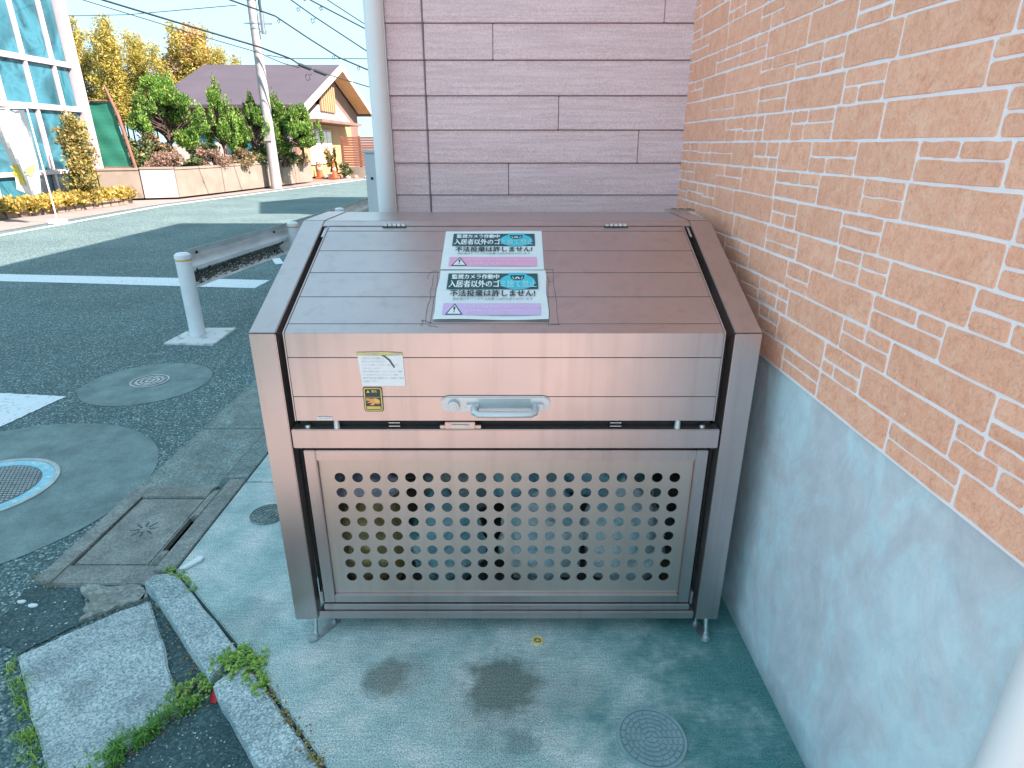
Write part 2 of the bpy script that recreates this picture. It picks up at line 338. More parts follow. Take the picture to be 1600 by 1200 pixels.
class Sheet:
    """a flat print laid on a plane: origin O, axes U (right), V (up), normal N"""
    def __init__(s, O, U, V, w_, h): s.O = Vector(O); s.U = Vector(U).normalized(); s.V = Vector(V).normalized(); s.N = s.U.cross(s.V); s.w = w_; s.h = h
    def p(s, x, y, d): return s.O+s.U*x*s.w+s.V*y*s.h+s.N*d
    def poly(s, mb, pts, d, m=0): mb.add([s.p(x, y, d) for x, y in pts], [tuple(range(len(pts)))], m); return mb
    def rect(s, mb, x0, x1, y0, y1, d, m=0): return s.poly(mb, [(x0, y0), (x1, y0), (x1, y1), (x0, y1)], d, m)
    def text(s, mb, body, x0, x1, y0, y1, d, m=0, bold=.015):
        if bold > .01:
            for k in (1, 2): s.text(mb, body, x0+.0026*k, x1+.0026*k, y0+(.004 if k == 2 else 0), y1+(.004 if k == 2 else 0), d+.00008*k, m, 0)
        vs, fs = text_geo(body, 0)
        mb.add([s.p(x0+(x1-x0)*a, y0+(y1-y0)*b, d) for a, b in vs], fs, m); return mb

# ------------------------------------------------------------------ ground, road, pads (setting)
def st(o, kind='structure', label=None):
    o['kind'] = kind
    if label: o['label'] = label
    return o
g = MB(); g.add([(-400, -60, -.09), (400, -60, -.09), (400, 600, -.09), (-400, 600, -.09)], [(0, 1, 2, 3)])
st(g.build('ground', EARTH))
rd = MB()
road_l = [(-9.8, -30), (-9.8, 17.2), (-8.65, 23.3), (-7.15, 30.6), (-4.5, 40), (2, 56)]
road_r = [(.6, -30), (.6, 9.5), (.6, 17), (1.2, 23.3), (2.2, 30.6), (5, 40), (13, 56)]
def strip(mb, L, Rr, z, m=0):
    pts = L+Rr[::-1]; mb.add([(x, y, z) for x, y in pts], [tuple(range(len(pts)))], m)
L6 = road_l; R6 = [road_r[0], road_r[2], road_r[3], road_r[4], road_r[5], road_r[6]]
for i in range(5):
    a, b, c, d = L6[i], L6[i+1], R6[i+1], R6[i]
    rd.add([(a[0], a[1], -.06), (d[0], d[1], -.06), (c[0], c[1], -.06), (b[0], b[1], -.06)], [(0, 1, 2, 3)])
st(rd.build('road', ASPH))
# far verge between the edge line and the garden wall
vg = MB()
vo = [(-16, -30), (-16, 17.0), (-12.4, 19.4), (-8.9, 28), (-7.5, 33), (-5, 45), (-.5, 60)]
vi = [(-9.8, -30), (-9.8, 17.2), (-8.65, 23.3), (-7.15, 30.6), (-6.4, 33.4), (-4.5, 40), (2, 56)]
for i in range(6):
    a, b, c, d = vo[i], vo[i+1], vi[i+1], vi[i]
    vg.add([(a[0], a[1], -.052), (d[0], d[1], -.052), (c[0], c[1], -.052), (b[0], b[1], -.052)], [(0, 1, 2, 3)])
st(vg.build('pavement', PINKC))
def wob(pts, amp, n=5, seed=0):
    r = random.Random(seed); out = []
    for i, p in enumerate(pts):
        q = pts[(i+1) % len(pts)]
        for k in range(n):
            t = k/n; j = 0 if k == 0 else amp
            out.append((p[0]+(q[0]-p[0])*t+r.uniform(-j, j), p[1]+(q[1]-p[1])*t+r.uniform(-j, j)))
    return out
def marking(pts, z=-.0555, lab=None):
    pts = wob(pts, .006, 24, 3)
    m = MB(); m.add([(x, y, z) for x, y in pts], [tuple(range(len(pts)))]); o = st(m.build('road_marking', ROADW)); return o
def offs(l, d): return [(x+d, y) for x, y in l]
el = MB(); LL = [(-9.45, -20), (-9.45, 11.3), (-9.54, 17), (-8.42, 23.1), (-7.0, 30.5), (-4.3, 40), (2.2, 56)]
for i in range(6):
    a, b = LL[i], LL[i+1]
    el.add([(a[0], a[1], -.0555), (a[0]+.14, a[1], -.0555), (b[0]+.14, b[1], -.0555), (b[0], b[1], -.0555)], [(0, 1, 2, 3)])
st(el.build('road_marking', ROADW))
marking([(-9.2, 8.05), (-2.975, 7.40), (-2.99, 6.95), (-9.2, 7.70)][::-1])
marking([(-6.2, 3.95), (-3.44, 3.765), (-2.955, 3.71), (-3.03, 3.24), (-3.4, 2.7), (-6.2, 2.7)][::-1])
marking([(-3.50, 8.88), (-3.42, 8.98), (-3.20, 8.52), (-3.29, 8.45)][::-1])
PADS = [[(-1.272, 1.866), (-1.262, 1.866), (-.868, 1.496), (-.478, 1.094), (-.384, .99), (-.384, .62), (.80, .62), (.80, 2.515), (-1.272, 2.515)],
        [(-1.272, 2.522), (.80, 2.522), (.80, 2.8), (-.44, 2.8), (-.44, 9.8), (-1.272, 9.8)]]
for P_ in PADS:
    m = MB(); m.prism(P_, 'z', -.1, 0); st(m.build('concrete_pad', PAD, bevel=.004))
m = MB(); m.prism([(-1.6, .612), (-1.6, -12), (9, -12), (9, -.12), (.83, -.12), (.83, .612)][::1], 'z', -.1, 0); st(m.build('bounce_forecourt', M('bounce_paving', (.44, .385, .35), (.36, .31, .28), 2, .8, bs=90, bstr=.3), bevel=.004))  # unseen paving added behind the camera to bounce warm sunlight onto bin and walls
# L-shaped gutter: aprons and kerb strips, block by block
gut = empty('gutter', (-1.5, 5, -.06), kind='structure')
ys = [(2.556, 3.20), (3.206, 3.86), (3.866, 4.52), (4.526, 5.18), (5.186, 5.9), (5.906, 6.7), (6.706, 7.6), (7.606, 8.6), (8.606, 9.8)]
for a, b in ys:
    m = MB(); m.box(-1.817, -1.432, a, b, -.09, -.050); m.build('gutter_block', GUT, gut, bevel=.003)
    m = MB(); m.prism([(-1.43, -.09), (-1.279, -.09), (-1.279, .0), (-1.385, .002), (-1.428, -.046)], 'y', a, b); m.build('kerb_block', GUT, gut, bevel=.003)
# drain box with its slotted kerb inlet
dr = empty('street_drain', (-1.6, 2.2, -.06), 'square concrete street drain box in the gutter with dark inlet slot and star mark', 'drain')
m = MB()
m.box(-1.817, -1.742, 1.925, 2.55, -.09, -.040); m.box(-1.742, -1.432, 2.45, 2.55, -.09, -.040); m.box(-1.742, -1.36, 1.845, 1.955, -.09, -.040)
m.box(-1.817, -1.742, 1.86, 1.925, -.09, -.040); m.build('frame', GUT2, dr, bevel=.004)
m = MB(); m.box(-1.732, -1.436, 1.963, 2.442, -.085, -.045); m.build('drain_lid', GUT2, dr, bevel=.004)
m = MB()
for k in range(8):
    a = k*math.pi/4+.2; c = Vector((-1.585, 2.20, -.0438)); d = Vector((math.cos(a), math.sin(a), 0)); q = Vector((-d.y, d.x, 0))*.004
    m.add([c+d*.018-q, c+d*.058-q*.6, c+d*.058+q*.6, c+d*.018+q], [(0, 1, 2, 3)])
m.build('star_mark', PATCH, dr)
m = MB(); m.prism([(-1.3585, -.09), (-1.279, -.09), (-1.279, 0), (-1.3585, .001)], 'y', 1.87, 2.55)
for a, b in ((1.957, 1.995), (2.235, 2.448)): m.prism([(-1.432, -.09), (-1.3595, -.09), (-1.3595, .001), (-1.385, .001), (-1.432, -.042)], 'y', a, b)
m.prism([(-1.432, -.09), (-1.396, -.09), (-1.396, -.008), (-1.432, -.042)], 'y', 1.9955, 2.2345)
m.build('kerb_inlet', GUT2, dr, bevel=.003)
m = MB(); m.box(-1.3955, -1.3592, 1.9955, 2.2345, -.085, -.030); m.build('inlet_slot', M('drain_void_shade', (.002, .002, .002), rough=1, spec=0), dr)  # near-black block: the deep shade of the slot is put into its colour
# kerb stones at the chamfered corner
def kerbstone(pts, lab, seed):
    m = MB(); m.prism(wob(pts, .0018, 6, seed), 'z', -.1, .004); o = m.build('kerb_stone', KERB, bevel=.007, seg=3)
    tag(o, lab, 'kerb stone', 'granite kerb stones round the pad corner')
kerbstone([(-1.352, 1.80), (-1.31, 1.775), (-.915, 1.378), (-.873, 1.482), (-1.262, 1.855), (-1.335, 1.848)], 'speckled kerb stone beside the drain box with the rounded end', 1)
kerbstone([(-.895, 1.352), (-.655, 1.092), (-.56, .975), (-.395, .985), (-.488, 1.088), (-.838, 1.447)], 'speckled kerb stone at the bottom edge of the photo below the weed tuft', 2)
kerbstone([(-.56, .965), (-.53, .35), (-.392, .35), (-.392, .975)], 'third kerb stone, nearest the viewer and out past the frame edge', 3)
# slab, rubble, patch
m = MB(); m.prism(wob([(-1.605, 1.505), (-1.40, 1.70), (-1.317, 1.758), (-.976, 1.313), (-1.093, 1.12), (-1.17, 1.05)][::-1], .004, 6, 5), 'z', -.09, -.040)
tag(m.build('concrete_slab', SLAB, bevel=.006), 'loose speckled concrete slab lying in the asphalt beside the kerb', 'slab')
m = MB(); m.prism(wob([(-1.62, 1.842), (-1.395, 1.84), (-1.335, 1.78), (-1.40, 1.735), (-1.51, 1.66), (-1.53, 1.75)][::-1], .011, 6, 8), 'z', -.09, -.043)
tag(m.build('concrete_patch', RUB, bevel=.005), 'broken concrete remnant between drain box and slab', 'patch')
m = MB(); m.add([(x, y, -.0545) for x, y in wob([(-1.29, 1.79), (-.9, 1.37), (-.66, 1.09), (-.56, .85), (-1.1, .85), (-1.11, 1.1), (-.96, 1.31), (-1.27, 1.72)], .004, 4, 4)], [tuple(range(32))])
st(m.build('asphalt_patch', PATCH))
m = MB(); m.add([(x, y, -.0552) for x, y in wob([(-1.83, 1.85), (-1.60, 1.83), (-1.50, 1.66), (-1.62, 1.52), (-1.80, 1.62)], .01, 4, 9)], [tuple(range(20))])
st(m.build('asphalt_patch', PATCH))
# grit
gr = MB(); r = random.Random(5)
def pebble(mb, x, y, z, s, m=0):
    vs = [(x+s*r.uniform(.6, 1.2)*a, y+s*r.uniform(.6, 1.2)*b, z+s*.6*c) for a, b, c in ((1, 0, .3), (0, 1, .3), (-1, 0, .3), (0, -1, .3), (0, 0, 1))]
    mb.add(vs, [(0, 1, 4), (1, 2, 4), (2, 3, 4), (3, 0, 4)], m)
for _ in range(420):
    x, y = r.uniform(-1.1, -.55), r.uniform(1.05, 1.45)
    if x+y > .1+.36 or y-x*1 < 1.9: pass
    if (x+.9)+(y-1.37)*.9 < -.01 or r.random() < .25: pebble(gr, x, y, -.052, r.uniform(.0012, .0035), r.choice((0, 0, 1)))
for _ in range(260):
    t = r.random(); pebble(gr, -1.83+r.gauss(0, .02), 1.9+t*6, -.055, r.uniform(.002, .005), 0)
for _ in range(160): pebble(gr, r.uniform(-2.0, -1.55), r.uniform(1.3, 1.85), -.055, r.uniform(.002, .0055), r.choice((0, 1)))
tag(gr.build('grit', [KERB, WCHIP]), 'pale grit scattered on the asphalt', kind='stuff')
for (x, y, s, lb) in ((-1.79, 1.765, .014, 'white pebble on the asphalt, left one of two'), (-1.735, 1.745, .015, 'flat white stone chip on the asphalt, right one of two')):
    m = MB(); n = 9; m.prism([(x+s*1.3*math.cos(6.28*i/n)*r.uniform(.8, 1.1), y+s*.6*math.sin(6.28*i/n)) for i in range(n)], 'z', -.06, -.05)
    tag(m.build('pebble', WCHIP, bevel=.002), lb, 'pebble')
m = MB(); m.prism([(-1.262, 1.873), (-1.235, 1.872), (-1.196, 1.922), (-1.197, 1.948), (-1.222, 1.95)], 'z', .001, .010)
tag(m.build('marker_plate', WCHIP, bevel=.003), 'small pale glazed plate at the corner of the pad beside the kerb', 'marker')
m = MB(); m.add([(-.905, 1.335, -.05), (-.880, 1.325, -.046), (-.873, 1.352, -.022), (-.898, 1.365, -.018), (-.893, 1.345, -.03)], [(0, 1, 4), (1, 2, 4), (2, 3, 4), (3, 0, 4)])
tag(m.build('litter', RED), 'torn red plastic scrap caught in the weeds by the kerb', 'litter')

# ------------------------------------------------------------------ covers
def arc_ring(mb, cx, cy, z0, z1, r0, r1, a0, a1, n=6, m=0):
    b = []; t = []
    for i in range(n+1):
        a = a0+(a1-a0)*i/n
        for rr in (r0, r1): b.append((cx+rr*math.cos(a), cy+rr*math.sin(a), z0)); t.append((cx+rr*math.cos(a), cy+rr*math.sin(a), z1))
    vs = b+t; k = len(b); fs = []
    for i in range(n):
        j = 2*i
        fs += [(k+j, k+j+1, k+j+3, k+j+2), (j, k+j, k+j+2, j+2), (j+1, j+3, k+j+3, k+j+1)]
    fs += [(0, 1, k+1, k), (k-2, 2*k-2, 2*k-1, k-1)]
    mb.add(vs, fs, m)
def cover(name, cx, cy, r_, z, rings, mats, lab, cat, collar=None, rot=0, blocks=7, rim=1, name2='lid'):
    e = empty(name, (cx, cy, z), lab, cat)
    if collar:
        m = MB(); n = 64; ccx, ccy, rc = collar
        m.add([(ccx+rc*math.cos(6.2832*i/n), ccy+rc*math.sin(6.2832*i/n), z+.0025) for i in range(n)], [tuple(range(n))]); m.build('collar', COLLAR, e)
    m = MB(); m.cyl((cx, cy, z-.01), (cx, cy, z+.005), r_*.985, n=48); m.build(name2, mats[0], e)
    m = MB(); arc_ring(m, cx, cy, z, z+.009, r_*.93, r_, 0, 2*math.pi, 48); m.build('rim', mats[min(1, len(mats)-1)], e, bevel=0)
    if rim > 1:
        m = MB(); arc_ring(m, cx, cy, z, z+.0075, r_*.76, r_*.925, 0, 2*math.pi, 48); m.build('painted_band', BLUE, e)
    m = MB()
    for (ra, rb, cnt) in rings:
        for k in range(cnt):
            a = rot+2*math.pi*k/cnt; gp = .22/cnt*2
            arc_ring(m, cx, cy, z+.004, z+.0085, ra*r_, rb*r_, a+gp, a+2*math.pi/cnt-gp, max(2, 16//cnt))
    if m.v: m.build('raised_pattern', mats[-1], e)
    return e
cover('drain_cover', .378, 1.172, .0925, 0.0, [(.08, .16, 4), (.22, .30, 7), (.36, .44, 11), (.50, .58, 15), (.64, .72, 19), (.78, .88, 22)], [RESIN, RESIN, RESIN],
      'round grey-blue inspection cover with ringed pattern in the pad near the bottom edge', 'inspection cover')
cover('valve_cover', -1.06, 2.24, .075, 0.0, [(.1, .22, 3), (.32, .42, 6), (.55, .63, 12), (.76, .86, 14)], [GUT, GUT, GUT], 'round grey inspection cover half hidden behind the left post of the garbage bin', 'inspection cover')
cover('manhole_cover', -2.555, 3.985, .125, -.06, [(.1, .26, 4), (.38, .52, 7), (.62, .74, 11)], [IRON, IRONL, IRONL], 'small iron cover in a grey asphalt disc between the guardrail and the large manhole', 'manhole cover', collar=(-2.556, 3.96, .412))
big = cover('manhole_cover', -2.56, 2.545, .305, -.06, [], [IRON, IRONL, IRONL], 'large manhole cover with blue painted ring in a wide grey disc at the left edge', 'manhole cover', collar=(-2.575, 2.53, .765), rim=2)
m = MB()
for i in range(-11, 12):
    for j in range(-11, 12):
        x, y = -2.56+i*.0195+(j % 2)*.0095, 2.545+j*.0195
        if math.hypot(x+2.56, y-2.545) < .305*.73: m.prism([(x-.0065, y-.0035), (x+.0065, y-.0035), (x+.0065, y+.0035), (x-.0065, y+.0035)], 'z', -.056, -.05)
m.build('tread_pattern', IRONL, big)
m = MB()
for k in range(14):
    a = k*.449; c = Vector((-2.56+.258*math.cos(a), 2.545+.258*math.sin(a), -.0522)); s = .014
    m.add([c+Vector((s*math.cos(a+q), s*math.sin(a+q)*.8, 0)) for q in (0, 1.3, 2.4, 3.6, 5)], [(0, 1, 2, 3, 4)])
m.build('band_motif', WCHIP, big)
e = empty('boundary_marker', (.083, 1.521, 0), 'tiny round yellow survey marker set in the pad in front of the bin', 'marker')
m = MB(); arc_ring(m, .083, 1.521, 0, .006, .012, .019, 0, 6.2832, 24); m.build('rim', BRASS, e)
m = MB(); m.cyl((.083, 1.521, -.002), (.083, 1.521, .003), .0125, n=18); m.build('disc', RUST, e)
m = MB(); m.box(.075, .091, 1.5195, 1.5225, .003, .005); m.box(.0815, .0845, 1.513, 1.529, .003, .0052); m.build('cross_mark', BRASS, e)

# ------------------------------------------------------------------ weeds
def weeds(name, spots, mat, lab, n, h, leaf, flat=.5, seed=3):
    r = random.Random(seed); m = MB()
    for _ in range(n):
        x, y, s, z = r.choice(spots); x += r.gauss(0, s[0]); y += r.gauss(0, s[1]); hh = h*r.uniform(.2, 1)
        if noise.noise(Vector((x*38, y*38, seed))) < -.12: continue
        a = r.uniform(0, 6.28); L = leaf*r.uniform(.6, 1.3); d = Vector((math.cos(a), math.sin(a), r.uniform(-.2, .6))); q = Vector((-d.y, d.x, r.uniform(-.3, .3)))*L*.42
        c = Vector((x, y, z+hh)); 
        m.add([c-d*L*.5, c+q, c+d*L*.5, c-q], [(0, 1, 2, 3)])
    o = m.build(name, mat); tag(o, lab, kind='stuff'); return o
def line_spots(a, b, n, s, z): return [(a[0]+(b[0]-a[0])*i/(n-1), a[1]+(b[1]-a[1])*i/(n-1), s, z) for i in range(n)]
weeds('weed_tuft', [(-.885, 1.43, (.022, .018), .0), (-.85, 1.44, (.022, .018), .004), (-.86, 1.475, (.02, .012), 0), (-.825, 1.40, (.02, .02), 0), (-.78, 1.39, (.012, .018), 0), (-.745, 1.35, (.010, .016), 0), (-.80, 1.44, (.02, .02), 0)],
      WEED, 'bright green clover weeds filling the joint between the two kerb stones', 2100, .016, .0095, seed=3)
weeds('weed_tuft', line_spots((-.74, 1.34), (-.50, 1.10), 9, (.008, .010), -.004)+[(-.52, 1.115, (.012, .012), .002)], LS, 'yellowish moss and weeds along the pad joint', 500, .008, .007, seed=4)
weeds('weed_tuft', line_spots((-1.30, 1.875), (-1.25, 1.85), 4, (.015, .008), .0)+line_spots((-1.25, 1.855), (-1.15, 1.76), 6, (.010, .010), 0), WEED, 'small green weeds at the top end of the kerb beside the pale plate', 420, .010, .008, seed=6)
weeds('weed_tuft', line_spots((-.93, 1.375), (-.99, 1.33), 4, (.024, .018), -.05)+[(-.95, 1.41, (.02, .02), -.05), (-1.0, 1.36, (.02, .015), -.05)], WEED, 'pale green weeds beside the red scrap', 800, .022, .011, seed=8)
def blades(name, spots, n, h, lab, seed, mat):
    r = random.Random(seed); m = MB()
    for _ in range(n):
        x, y, s, z = r.choice(spots); x += r.gauss(0, s[0]); y += r.gauss(0, s[1]); a = r.uniform(0, 6.28); k_ = noise.noise(Vector((x*26, y*26, seed)))
        if k_ < -.15: continue
        hh = h*r.uniform(.3, 1.2)*(1+k_); ln = r.uniform(.3, 1.0)*hh
        d = Vector((math.cos(a), math.sin(a), 0)); q = Vector((-d.y, d.x, 0))*.0016; b = Vector((x, y, z))
        m.add([b-q, b+q, b+d*ln*.4+Vector((0, 0, hh*.7))+q*.8, b+d*ln*.4+Vector((0, 0, hh*.7))-q*.8, b+d*ln+Vector((0, 0, hh*.8))], [(0, 1, 2, 3), (3, 2, 4)])
    tag(m.build(name, mat), lab, kind='stuff')
blades('grass', line_spots((-.96, 1.335), (-1.10, 1.12), 12, (.014, .012), -.055)+line_spots((-1.0, 1.30), (-1.14, 1.10), 8, (.02, .012), -.055), 2600, .030, 'green grass growing along the near edge of the loose slab', 12, GRASS)
blades('grass', line_spots((-1.60, 1.47), (-1.35, 1.22), 9, (.012, .016), -.055)+line_spots((-1.4, 1.24), (-1.24, 1.10), 5, (.02, .02), -.055), 650, .022, 'sparse dry grass along the far left edge of the loose slab', 13, WEED)
weeds('weed_tuft', line_spots((-1.84, 1.90), (-1.74, 1.85), 3, (.012, .006), -.055), LS, 'moss at the lower left corner of the drain box', 60, .006, .008, seed=9)

DRY = leaf_mat('dry_litter', (.16, .11, .06), (.34, .26, .15), (.52, .44, .30))
weeds('dead_leaf_litter', line_spots((-.96, 1.335), (-1.10, 1.12), 9, (.028, .022), -.054)+line_spots((-.93, 1.375), (-1.27, 1.74), 9, (.012, .02), -.054)+line_spots((-.84, 1.44), (-.50, 1.10), 9, (.014, .012), .001)+[(-1.0, 1.36, (.03, .02), -.03)], DRY, 'dry leaf bits and soil caught among the kerb weeds', 900, .006, .007, seed=21)
# ------------------------------------------------------------------ siding house
zr = [1.295+.1295*k for k in range(-10, 40)]
XS0, XS1, YS = -.50, .727, 2.74
sh = empty('siding_house', (3, 6, 0), 'house with pale mauve woodgrain siding standing behind the garbage bin', 'house')
m = MB(); m.box(XS0+.004, 8, YS+.012, YS+.16, 0, 6.3); m.box(XS0+.004, XS0+.16, YS+.161, 9.8, 0, 6.3); m.box(XS0+.161, 8, 9.66, 9.8, 0, 6.3); m.box(7.85, 8, YS+.161, 9.659, 0, 6.3)
m.build('wall', M('siding_backing', (.20, .16, .17)), sh)
m = MB(); m.box(XS0-.12, 8.1, YS+.013, 9.92, 6.3, 6.42); m.build('roof', HROOF, sh)
joints = {5: .597, 4: -.076, 3: None, 2: .192, 1: .53, 0: -.014, -1: None}
jr = random.Random(2)
zi = 0
for k, z in enumerate(zr):
    kk = k-10
    if z > 6.2 or z < 0: continue
    z0, z1 = z+.0015, z+.1280
    cuts = [-.349]
    j = joints.get(kk, jr.choice([-.2, .05, .3, .45, None]))
    if j is not None: cuts.append(j)
    cuts.append(XS1)
    segs = [(XS0, -.3558)]+[(cuts[i]+(.0012 if i else 0), cuts[i+1]-.0012) for i in range(len(cuts)-1)]
    for a, b in segs:
        mb = MB(); mb.pts8([(a, YS-.007, z0), (b, YS-.007, z0), (b, YS+.011, z0), (a, YS+.011, z0)], [(a, YS+.000, z1), (b, YS+.000, z1), (b, YS+.011, z1), (a, YS+.011, z1)])
        mb.build('siding_board', SIDE, sh, bevel=.0022, seg=2)
mb = MB()
for z in zr:
    if 0 < z < 6.2: mb.pts8([(XS0-.012, YS+.02, z), (XS0+.003, YS+.02, z), (XS0+.003, 9.8, z), (XS0-.012, 9.8, z)], [(XS0-.003, YS+.02, z+.126), (XS0+.003, YS+.02, z+.126), (XS0+.003, 9.8, z+.126), (XS0-.003, 9.8, z+.126)])
o = mb.build('side_siding', SIDE, sh); o['kind'] = 'stuff'
mb = MB(); mb.box(XS0-.016, XS0-.001, YS-.012, YS+.018, 0, 6.29); mb.build('corner_trim', WPAINT, sh)
mb = MB(); mb.box(-.3555, -.3502, YS-.004, YS+.006, 0, 6.29); mb.build('joint_strip', M('joint_seal', (.26, .20, .21)), sh)
mb = MB(); mb.box(XS1+.001, XS1+.0075, YS-.009, YS+.01, 0, 6.29); mb.build('corner_sealant', WPAINT, sh)
for (ya, yb, za, zb) in ((4.6, 5.8, 3.6, 4.7), (7.2, 8.0, 1.2, 2.3), (6.6, 7.8, 3.6, 4.7)):
    mb = MB(); mb.box(-.53, -.513, ya, yb, za, zb); f = mb.build('window', FRW, sh, bevel=.003)
    mb = MB(); mb.box(-.536, -.531, ya+.05, (ya+yb)/2-.02, za+.05, zb-.05); mb.box(-.536, -.531, (ya+yb)/2+.02, yb-.05, za+.05, zb-.05); mb.build('pane', GLS, f)
mb = MB(); mb.cyl((-.523, 2.635, .0), (-.523, 2.635, 6.25), .0355, n=32); mb.build('downpipe', PIPE, sh, label='white round downpipe at the corner of the siding')
mb = MB()
for z in (.9, 2.6, 4.2): mb.cyl((-.523, 2.635, z), (-.523, 2.635, z+.03), .039, n=24); mb.box(-.53, -.516, 2.67, 2.735, z+.005, z+.025)
mb.build('pipe_bracket', WPAINT, sh)

# ------------------------------------------------------------------ tiled house
th = empty('tiled_house', (4, .7, 0), 'house wall of tan stone tiles with white grout over a grey-blue rendered foundation', 'house')
YT0, YT1, ZF, ZT = -.1, 2.752, .9165, 7.6  # unseen near end of the house kept short so sun reaches the added paving
m = MB(); m.box(.7318, .95, YT0, YT1-.013, ZF, ZT); m.box(.951, 8, YT0, YT0+.2, .0, ZT); m.box(.951, 8, YT1-.22, YT1-.013, .0, ZT); m.box(7.8, 8, YT0+.201, YT1-.221, 0, ZT)
m.build('wall', GROUT, th, bevel=0)
m = MB(); m.box(.5, 8.2, YT0-.2, YT1-.014, ZT, ZT+.12); m.build('roof', HROOF, th)
m = MB(); m.box(.7415, .949, YT0, YT1-.02, -.05, ZF-.001); m.build('foundation', FND, th)
def proj(p):
    c, s = math.cos(math.radians(21.6)), math.sin(math.radians(21.6)); z = p[2]-1.5; d = p[1]*c-z*s
    if d < .1: return None
    return 800+947*p[0]/d, 600+947*(-z*c-p[1]*s)/d
tr = random.Random(23); tiles = []
z = ZF+.0035; row = 0
while z < ZT-.08:
    y = YT0+tr.uniform(-.12, 0); big = tr.random() < .5
    hgt = .0735
    while y < YT1-.016:
        near = y < .9
        L = tr.uniform(.17, .32) if big else tr.uniform(.12, .25)
        y2 = min(y+L, YT1-.016)
        if YT1-.016-y2 < .035: y2 = YT1-.016
        a = max(y, YT0)
        if y2-a > .012:
            if big: tiles.append((a, y2, z, z+hgt))
            else:
                sp = hgt*tr.choice((.42, .5, .5, .56))
                for (za, zb) in ((z, z+sp), (z+sp, z+hgt)):
                    if tr.random() < .5 and y2-a > .13:
                        c = a+(y2-a)*tr.choice((.35, .42, .5, .6, .66)); tiles += [(a, c, za, zb), (c, y2, za, zb)]
                    else: tiles.append((a, y2, za, zb))
        y = y2; big = (not big) if tr.random() < .85 else big
    z += hgt; row += 1
def tile_geo(mb, t, r):
    a, b, z0, z1 = t; g_ = r.choice((.0026, .0034)); a += g_; b -= g_*1.15; z0 += r.choice((.0018, .0018, .0030)); z1 -= .0024 if round((z1-ZF-.0035)/.0735*10) % 10 else .0034
    nx = 2 if b-a < .07 else 4; amp = .0015; rc = min(.004, (z1-z0)*.2)
    ring = []
    def seg(p, q, n):
        for i in range(n):
            t_ = i/n; ring.append([p[0]+(q[0]-p[0])*t_+r.uniform(-amp, amp), p[1]+(q[1]-p[1])*t_+r.uniform(-amp, amp)])
    # corners cut slightly
    P_ = [(a+rc, z0), (b-rc, z0), (b, z0+rc), (b, z1-rc), (b-rc, z1), (a+rc, z1), (a, z1-rc), (a, z0+rc)]
    seg(P_[0], P_[1], nx); ring.append(list(P_[1])); seg(P_[2], P_[3], 1); ring.append(list(P_[3])); seg(P_[4], P_[5], nx); ring.append(list(P_[5])); seg(P_[6], P_[7], 1); ring.append(list(P_[7]))
    n = len(ring); cy = (a+b)/2; cz = (z0+z1)/2; xf = .7300+r.uniform(-.0010, .0010); ins = .0012
    f = []
    for (yy, zz) in ring:
        f.append((xf, yy-ins*(1 if yy > cy else -1), zz-ins*(1 if zz > cz else -1)))
    base = [(.7357, yy, zz) for yy, zz in ring]; mid = [(xf+.0018, yy, zz) for yy, zz in ring]
    mb.add(base+mid+f, [(i, n+i, n+(i+1) % n, (i+1) % n) for i in range(n)]+[(n+i, 2*n+i, 2*n+(i+1) % n, n+(i+1) % n) for i in range(n)]+[tuple(range(2*n, 3*n))[::-1]])
def vis(t):
    q = [proj((.73, yy, zz)) for yy in t[:2] for zz in t[2:]]
    if any(p is None for p in q): return 0
    xs, ys_ = [p[0] for p in q], [p[1] for p in q]
    if max(xs) < 1050 or min(xs) > 1600 or max(ys_) < 0 or min(ys_) > 1200: return 0
    return (max(xs)-min(xs))*(max(ys_)-min(ys_))
tiles.sort(key=vis, reverse=True)
for t in tiles[:298]:
    mb = MB(); tile_geo(mb, t, tr); mb.build('tile', TILE, th)
mb = MB()
for t in tiles[298:]: tile_geo(mb, t, tr)
o = mb.build('tiles', TILE, th); o['kind'] = 'stuff'
a_ = math.radians(1.2); pv = Vector((.725, 2.0, 0)); th.rotation_euler = (0, 0, a_); th.location = pv+Matrix.Rotation(a_, 3, 'Z') @ (th.location-pv)
m = MB(); m.cyl((.7205, .61, 0), (.7205, .61, 3.6), .0375, n=40)
tag(m.build('white_pipe', PIPE), 'white vertical pipe at the bottom right corner against the foundation wall', 'pipe')

# ------------------------------------------------------------------ houses that throw the shade down the street
def plain_house(name, x0, x1, y0, y1, h, rise, lab, wallm, roofm, wins):
    e = empty(name, ((x0+x1)/2, (y0+y1)/2, 0), lab, 'house')
    m = MB(); m.box(x0, x1, y0, y1, -.05, h); m.build('wall', wallm, e)
    ym = (y0+y1)/2; o_ = .3
    m = MB(); m.prism([(y0-o_, h+.001), (y1+o_, h+.001), (y1+o_, h+.1), (ym, h+rise), (y0-o_, h+.1)], 'x', x0-o_, x1+o_); m.build('roof', roofm, e)
    for (a, b, za, zb) in wins:
        m = MB(); m.box(x0-.04, x0-.002, a, b, za, zb); f = m.build('window', FRW, e, bevel=.01)
        m = MB(); m.box(x0-.05, x0-.041, a+.08, b-.08, za+.08, zb-.08); m.build('pane', GLS, f)
plain_house('street_house', .3, 8.5, 12.3, 16.6, 6.0, 1.3, 'beige two storey house along the street past the siding house', HWALL, HROOF, [(12.9, 14.2, 1, 2.2), (14.8, 16, 1, 2.2), (12.9, 14.2, 3.8, 5), (14.8, 16, 3.8, 5)])
